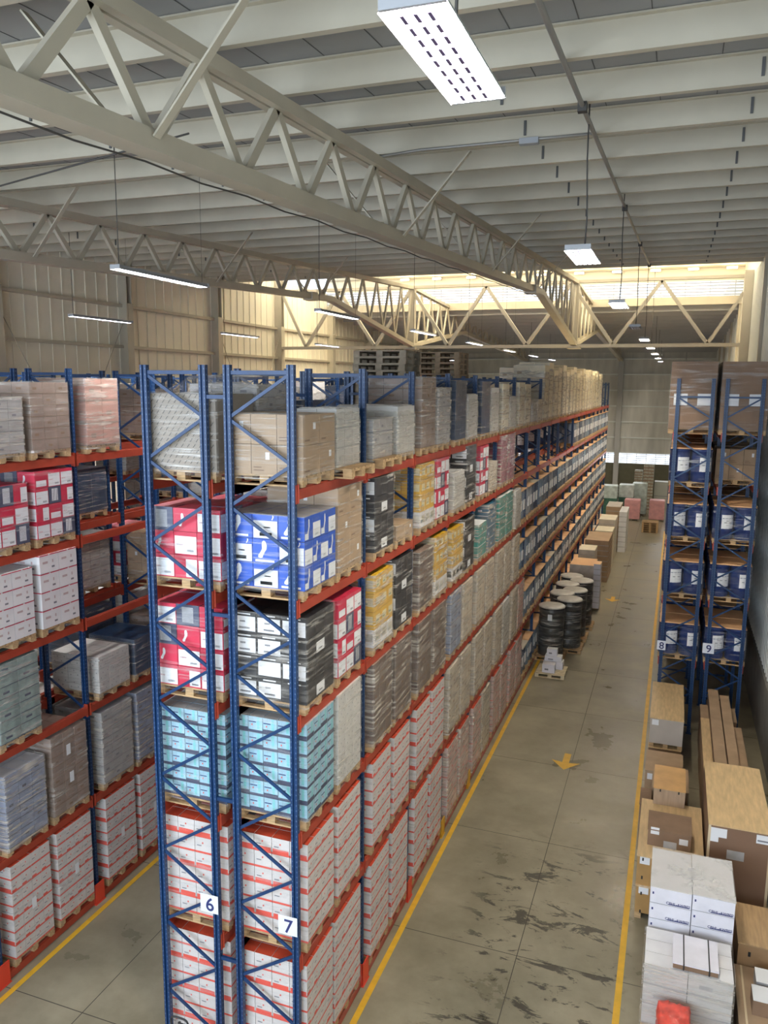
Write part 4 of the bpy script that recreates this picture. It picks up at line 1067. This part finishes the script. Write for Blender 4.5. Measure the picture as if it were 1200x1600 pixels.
# ---------------------------------------------------------------- goods on the floor, right side
strip = mat('crate edge strip', (0.72, 0.58, 0.38), 0.6)
def crate(name, x0, y0, z0, x1, y1, z1, side, top, lab, cat='crate', label_marks=True, pal=False, group=None):
    t = empty(name, ((x0 + x1) / 2, (y0 + y1) / 2, z0)); tag(t, lab, cat, group)
    X, Y, Z = x1 - x0, y1 - y0, z1 - z0; b0 = 0.12 if pal else 0
    MB().box(-X / 2, -Y / 2, b0, X / 2, Y / 2, Z - 0.02, side).obj('body', t)
    MB().box(-X / 2 - 0.01, -Y / 2 - 0.01, Z - 0.02, X / 2 + 0.01, Y / 2 + 0.01, Z, top).obj('lid', t)
    if pal:
        q = MB()
        for u in (-X / 2, -0.06, X / 2 - 0.12): q.box(u, -Y / 2, 0, u + 0.12, Y / 2, b0, wood)
        q.obj('skid', t)
    if label_marks:
        q = MB(); zz = b0 + (Z - b0) * 0.72
        s = min(0.18, X * 0.2)
        q.box(-X / 2 + 0.05, -Y / 2 - 0.004, zz, -X / 2 + 0.05 + s, -Y / 2 - 0.001, zz + s * 0.9, paper); q.obj('label_sheet', t)
    return t
crate('wooden_crate', 4.29, 12.15, 0, 5.10, 14.85, 0.68, kraft_d, plywood, 'low dark crate under the long plywood-lidded crate', label_marks=False, pal=True)
t = crate('wooden_crate', 4.29, 12.15, 0.682, 5.12, 14.90, 1.50, mat('printed board', (0.50, 0.44, 0.38), 0.6, noise=0.05, nscale=3), plywood, 'long crate with plywood lid at the foot of rack eight, farthest in the line', pal=True)
crate('kraft_carton', 4.27, 10.2, 0, 5.12, 11.35, 0.95, kraft, kraft, 'kraft carton between the far crate and the small upper crate', 'carton', pal=True)
crate('kraft_carton', 4.45, 8.95, 0, 5.22, 10.1, 1.15, kraft, kraft, 'kraft carton just behind the small wooden crate', 'carton')
crate('kraft_carton', 4.22, 8.2, 0.0, 4.44, 8.95, 1.10, kraft_d, kraft_d, 'slim dark brown carton left of the small wooden crate', 'carton')
c5 = crate('wooden_crate', 4.28, 5.81, 0.0, 5.45, 8.0, 0.68, mat('varnished ply', (0.46, 0.27, 0.10), 0.45, noise=0.12, nscale=3), plywood, 'bottom plywood crate with clasps at the edge of the yellow line', pal=True)
c6 = crate('wooden_crate', 4.27, 5.85, 0.682, 5.45, 8.1, 1.28, MATS['varnished ply'], plywood, 'upper plywood crate with clasps, stacked on the bottom one')
for c_, y in ((c5, -1.095), (c6, -1.125)):
    for u in (-0.5, -0.3, 0.3, 0.5):
        for w_ in (0.12, 0.5): MB().box(u, y - 0.012, w_, u + 0.03, y, w_ + 0.06, strapm).obj('clasp', c_)
t = crate('small_crate', 4.49, 7.95, 1.282, 5.12, 9.05, 1.66, mat('ply side', (0.42, 0.30, 0.20), 0.6, noise=0.1, nscale=3, stretch=(8, 1, 1)), mat('warm ply lid', (0.62, 0.36, 0.14), 0.5, noise=0.12, nscale=3), 'small wooden crate with two clasps on top of the stack', label_marks=False)
for u in (-0.2, 0.17): MB().box(u, -0.562, 0.30, u + 0.03, -0.55, 0.36, strapm).obj('clasp', t)
t = crate('flat_carton', 4.43, 6.28, 1.282, 5.22, 7.0, 1.62, kraft_d, kraft_d, 'brown flat carton with white labels lying on the upper plywood crate', 'carton')
q = MB(); q.box(0.18, -0.364, 0.12, 0.34, -0.361, 0.24, paper); q.box(-0.10, -0.364, 0.0, 0.14, -0.361, 0.14, greyw); q.obj('label_sheet', t)
# big brown board carton
t = crate('big_carton', 5.50, 6.15, 0.0, 6.58, 8.85, 2.02, mat('big carton brown', (0.23, 0.135, 0.085), 0.55, noise=0.05, nscale=2), plywood, 'very large brown carton with plywood top and white shipping labels', 'carton', label_marks=False)
q = MB()
q.box(-0.50, -1.356, 1.78, -0.22, -1.351, 1.96, paper); q.box(-0.50, -1.357, 1.68, -0.36, -1.351, 1.78, paper); q.box(0.28, -1.356, 1.80, 0.50, -1.351, 1.97, paper); q.box(0.30, -1.358, 1.84, 0.48, -1.356, 1.87, ink)
q.box(-0.2, -1.356, 1.38, 0.1, -1.351, 1.56, greyw); q.obj('label_sheet', t)
MB().box(-0.545, -1.36, 0, -0.50, -1.33, 2.0, strip).obj('corner_strip', t); MB().box(0.50, -1.36, 0, 0.545, -1.33, 2.0, strip).obj('corner_strip', t)
# long narrow cartons
for i, (x0, x1, y0, y1, z1) in enumerate(((5.58, 5.78, 9.0, 13.3, 1.22), (5.80, 6.05, 9.0, 15.0, 1.45), (6.10, 6.32, 9.0, 14.6, 1.45), (6.36, 6.56, 9.0, 13.0, 1.2))):
    crate('long_carton', x0, y0, 0, x1, y1, z1, kraft_d if i % 2 else kraft, kraft if i else plywood, ['long plywood-topped box at the left of the long cartons', 'long narrow kraft carton, left of the dark gap behind the big carton', 'long narrow kraft carton, right of the dark gap behind the big carton', 'shorter long carton nearest the right wall'][i], 'carton', group='long narrow cartons behind the big carton', label_marks=False)
crate('kraft_carton', 5.6, 13.6, 0, 6.5, 14.6, 1.1, kraft_d, kraft, 'brown carton at the foot of rack nine behind the long cartons', 'carton')
# white cartons in two columns
cols = []
for j, xx in enumerate((4.86, 5.52)):
    for k in range(6):
        lab = 'white carton with dark print, %s column, %s from the top' % ('left' if j == 0 else 'right', ORD[5 - k] if k < 5 else 'first')
        o = put('white_carton', carton_mesh('white_lilac', 0.655, 1.22, 0.285, 0)[1], None, (xx, 4.62 + 0.03 * j, 0.146 + k * 0.285)); tag(o, lab, 'carton', 'two columns of white cartons by the yellow line')
        if k in (3, 4, 5):
            tx = put('lettering', text_mesh('CBHL-AWB02', 0.062, ink_navy), o, (0.12, -0.61, 0.045)); tx.rotation_euler = (R(90), 0, 0)
o = put('plastic_cover', MB().box(-0.665, -0.62, 0, 0.665, 0.62, 0.012, film_mat('crinkled sheet', 0.2, 0.5, (0.85, 0.84, 0.82))).mesh('cover'), None, (5.19, 4.63, 0.146 + 6 * 0.285)); tag(o, 'crinkled clear plastic sheet lying over the two white carton columns', 'plastic film')
o = put('wooden_pallet', PAL, None, (5.19, 4.63, 0)); o.scale = (1.12, 1.25, 1); tag(o, 'pallet under the two columns of white cartons', 'pallet')
# wrapped pale load in front
t = load('pale_grey', 5.16, 3.45, 0, 1.04, sx=1.30, sy=0.92, near=True, label='pale cartons in clear film on a pallet, nearest at bottom right', film_kind='dense')
t = crate('flat_box', 4.93, 3.02, 1.20, 5.58, 3.72, 1.30, kraft_d, lilac, 'flat white-topped box with black straps lying on the wrapped pale load', 'box', label_marks=False)
q = MB()
for u in (-0.18, 0.19): q.box(u, -0.365, -0.0, u + 0.02, 0.365, 0.104, strapm)
q.obj('strap', t)
# red wrapped bundle: a soft, creased plastic-covered block
def soft_block(X, Y, Z, m, seed, n=10, amp=0.02):
    rnd = random.Random(seed); b = MB(); g = {}
    def P(i, j, k):
        if (i, j, k) not in g:
            x, y, z = (i / n - .5) * X, (j / n - .5) * Y, k / n * Z
            e = sum(1 for q in (i, j, k) if q in (0, n))
            f = 1 - 0.02 * (e > 1) - 0.02 * (e > 2)
            g[(i, j, k)] = len(b.v); b.v.append((x * f + rnd.uniform(-amp, amp) * (0 < k), y * f + rnd.uniform(-amp, amp) * (0 < k), z * (f if k == n else 1) + (rnd.uniform(-amp, amp) if k else 0)))
        return g[(i, j, k)]
    for i in range(n):
        for j in range(n):
            for q in ((P(i, j, n), P(i + 1, j, n), P(i + 1, j + 1, n), P(i, j + 1, n)), (P(i, 0, j), P(i + 1, 0, j), P(i + 1, 0, j + 1), P(i, 0, j + 1)), (P(i + 1, n, j), P(i, n, j), P(i, n, j + 1), P(i + 1, n, j + 1)),
                      (P(0, i + 1, j), P(0, i, j), P(0, i, j + 1), P(0, i + 1, j + 1)), (P(n, i, j), P(n, i + 1, j), P(n, i + 1, j + 1), P(n, i, j + 1))):
                b.f.append(q); b.m.append(b.mi(m)); b.sm.append(True)
    return b
tag(soft_block(0.46, 0.75, 0.80, redwrap, 5).obj('red_bundle', None, (4.97, 2.42, 0)), 'red plastic-wrapped bundle at the very bottom right', 'bundle')

# lower right crates
t = crate('wooden_crate', 5.98, 4.42, 0, 6.95, 5.55, 0.92, mat('amber ply side', (0.40, 0.25, 0.13), 0.55, noise=0.1, nscale=3), mat('amber ply lid', (0.50, 0.33, 0.17), 0.5, noise=0.15, nscale=3, stretch=(8, 1, 1)), 'wooden crate with clasps at lower right corner, in front of the big carton', label_marks=False)
for u in (-0.33, 0.0): MB().box(u, -0.577, 0.70, u + 0.04, -0.565, 0.78, strapm).obj('clasp', t)
t = crate('kraft_carton', 5.93, 2.6, 0, 6.95, 4.35, 0.55, kraft_d, kraft, 'brown carton at the extreme lower right carrying small white boxes', 'carton', label_marks=False)
MB().box(-0.42, -0.88, 0.55, -0.39, 0.88, 0.556, strip).obj('tape_strip', t)
simple_box('small_box', 6.12, 3.25, 0.552, 6.42, 3.62, 0.80, kraft_d, 'small brown box with white top on the lower right carton, nearer one', 'box', 'small boxes on the lower right carton', paper)
simple_box('small_box', 6.20, 3.70, 0.552, 6.48, 4.05, 0.80, greyw, 'small white-topped box on the lower right carton, farther one', 'box', 'small boxes on the lower right carton', paper)

# pallet truck whose black handle loop shows at the bottom
t = empty('pallet_truck', (-1.58, -0.62, 0)); tag(t, 'pallet truck with black loop handle standing before rack six', 'pallet truck')
b = MB(); pts = []
for k in range(25):
    a = 2 * math.pi * k / 24; cx = 0.14 * math.copysign(abs(math.cos(a)) ** 0.6, math.cos(a)); cz = 0.09 * math.copysign(abs(math.sin(a)) ** 0.6, math.sin(a)); pts.append((cx, 0, 1.21 + cz))
b.tube(pts, 0.014, strapm, 8, cap=False); b.obj('handle_loop', t)
MB().tube([(0, 0, 1.23), (0, 0.0, 1.12), (0, 0.08, 0.30)], 0.022, strapm, 8).obj('handle_shaft', t); MB().bar((0, 0, 1.22), (0.10, 0, 1.22), 0.012, 0.012, strapm).obj('release_lever', t)
MB().box(-0.1, 0.0, 0.06, 0.1, 0.25, 0.32, guard_red).obj('pump_body', t)
for x in (-0.26, 0.10): MB().box(x, -1.1, 0.06, x + 0.16, 0.05, 0.12, guard_red).obj('fork', t)
MB().box(-0.26, 0.0, 0.06, 0.26, 0.08, 0.2, guard_red).obj('fork_bridge', t)
w = MB(); w.tube([(-0.06, 0.14, 0.09), (0.06, 0.14, 0.09)], 0.09, blackrub, 14); w.obj('steering_wheel', t)
w = MB(); w.tube([(-0.22, -1.0, 0.04), (-0.14, -1.0, 0.04)], 0.04, blackrub, 12); w.obj('fork_roller', t)
w = MB(); w.tube([(0.14, -1.0, 0.04), (0.22, -1.0, 0.04)], 0.04, blackrub, 12); w.obj('fork_roller', t)
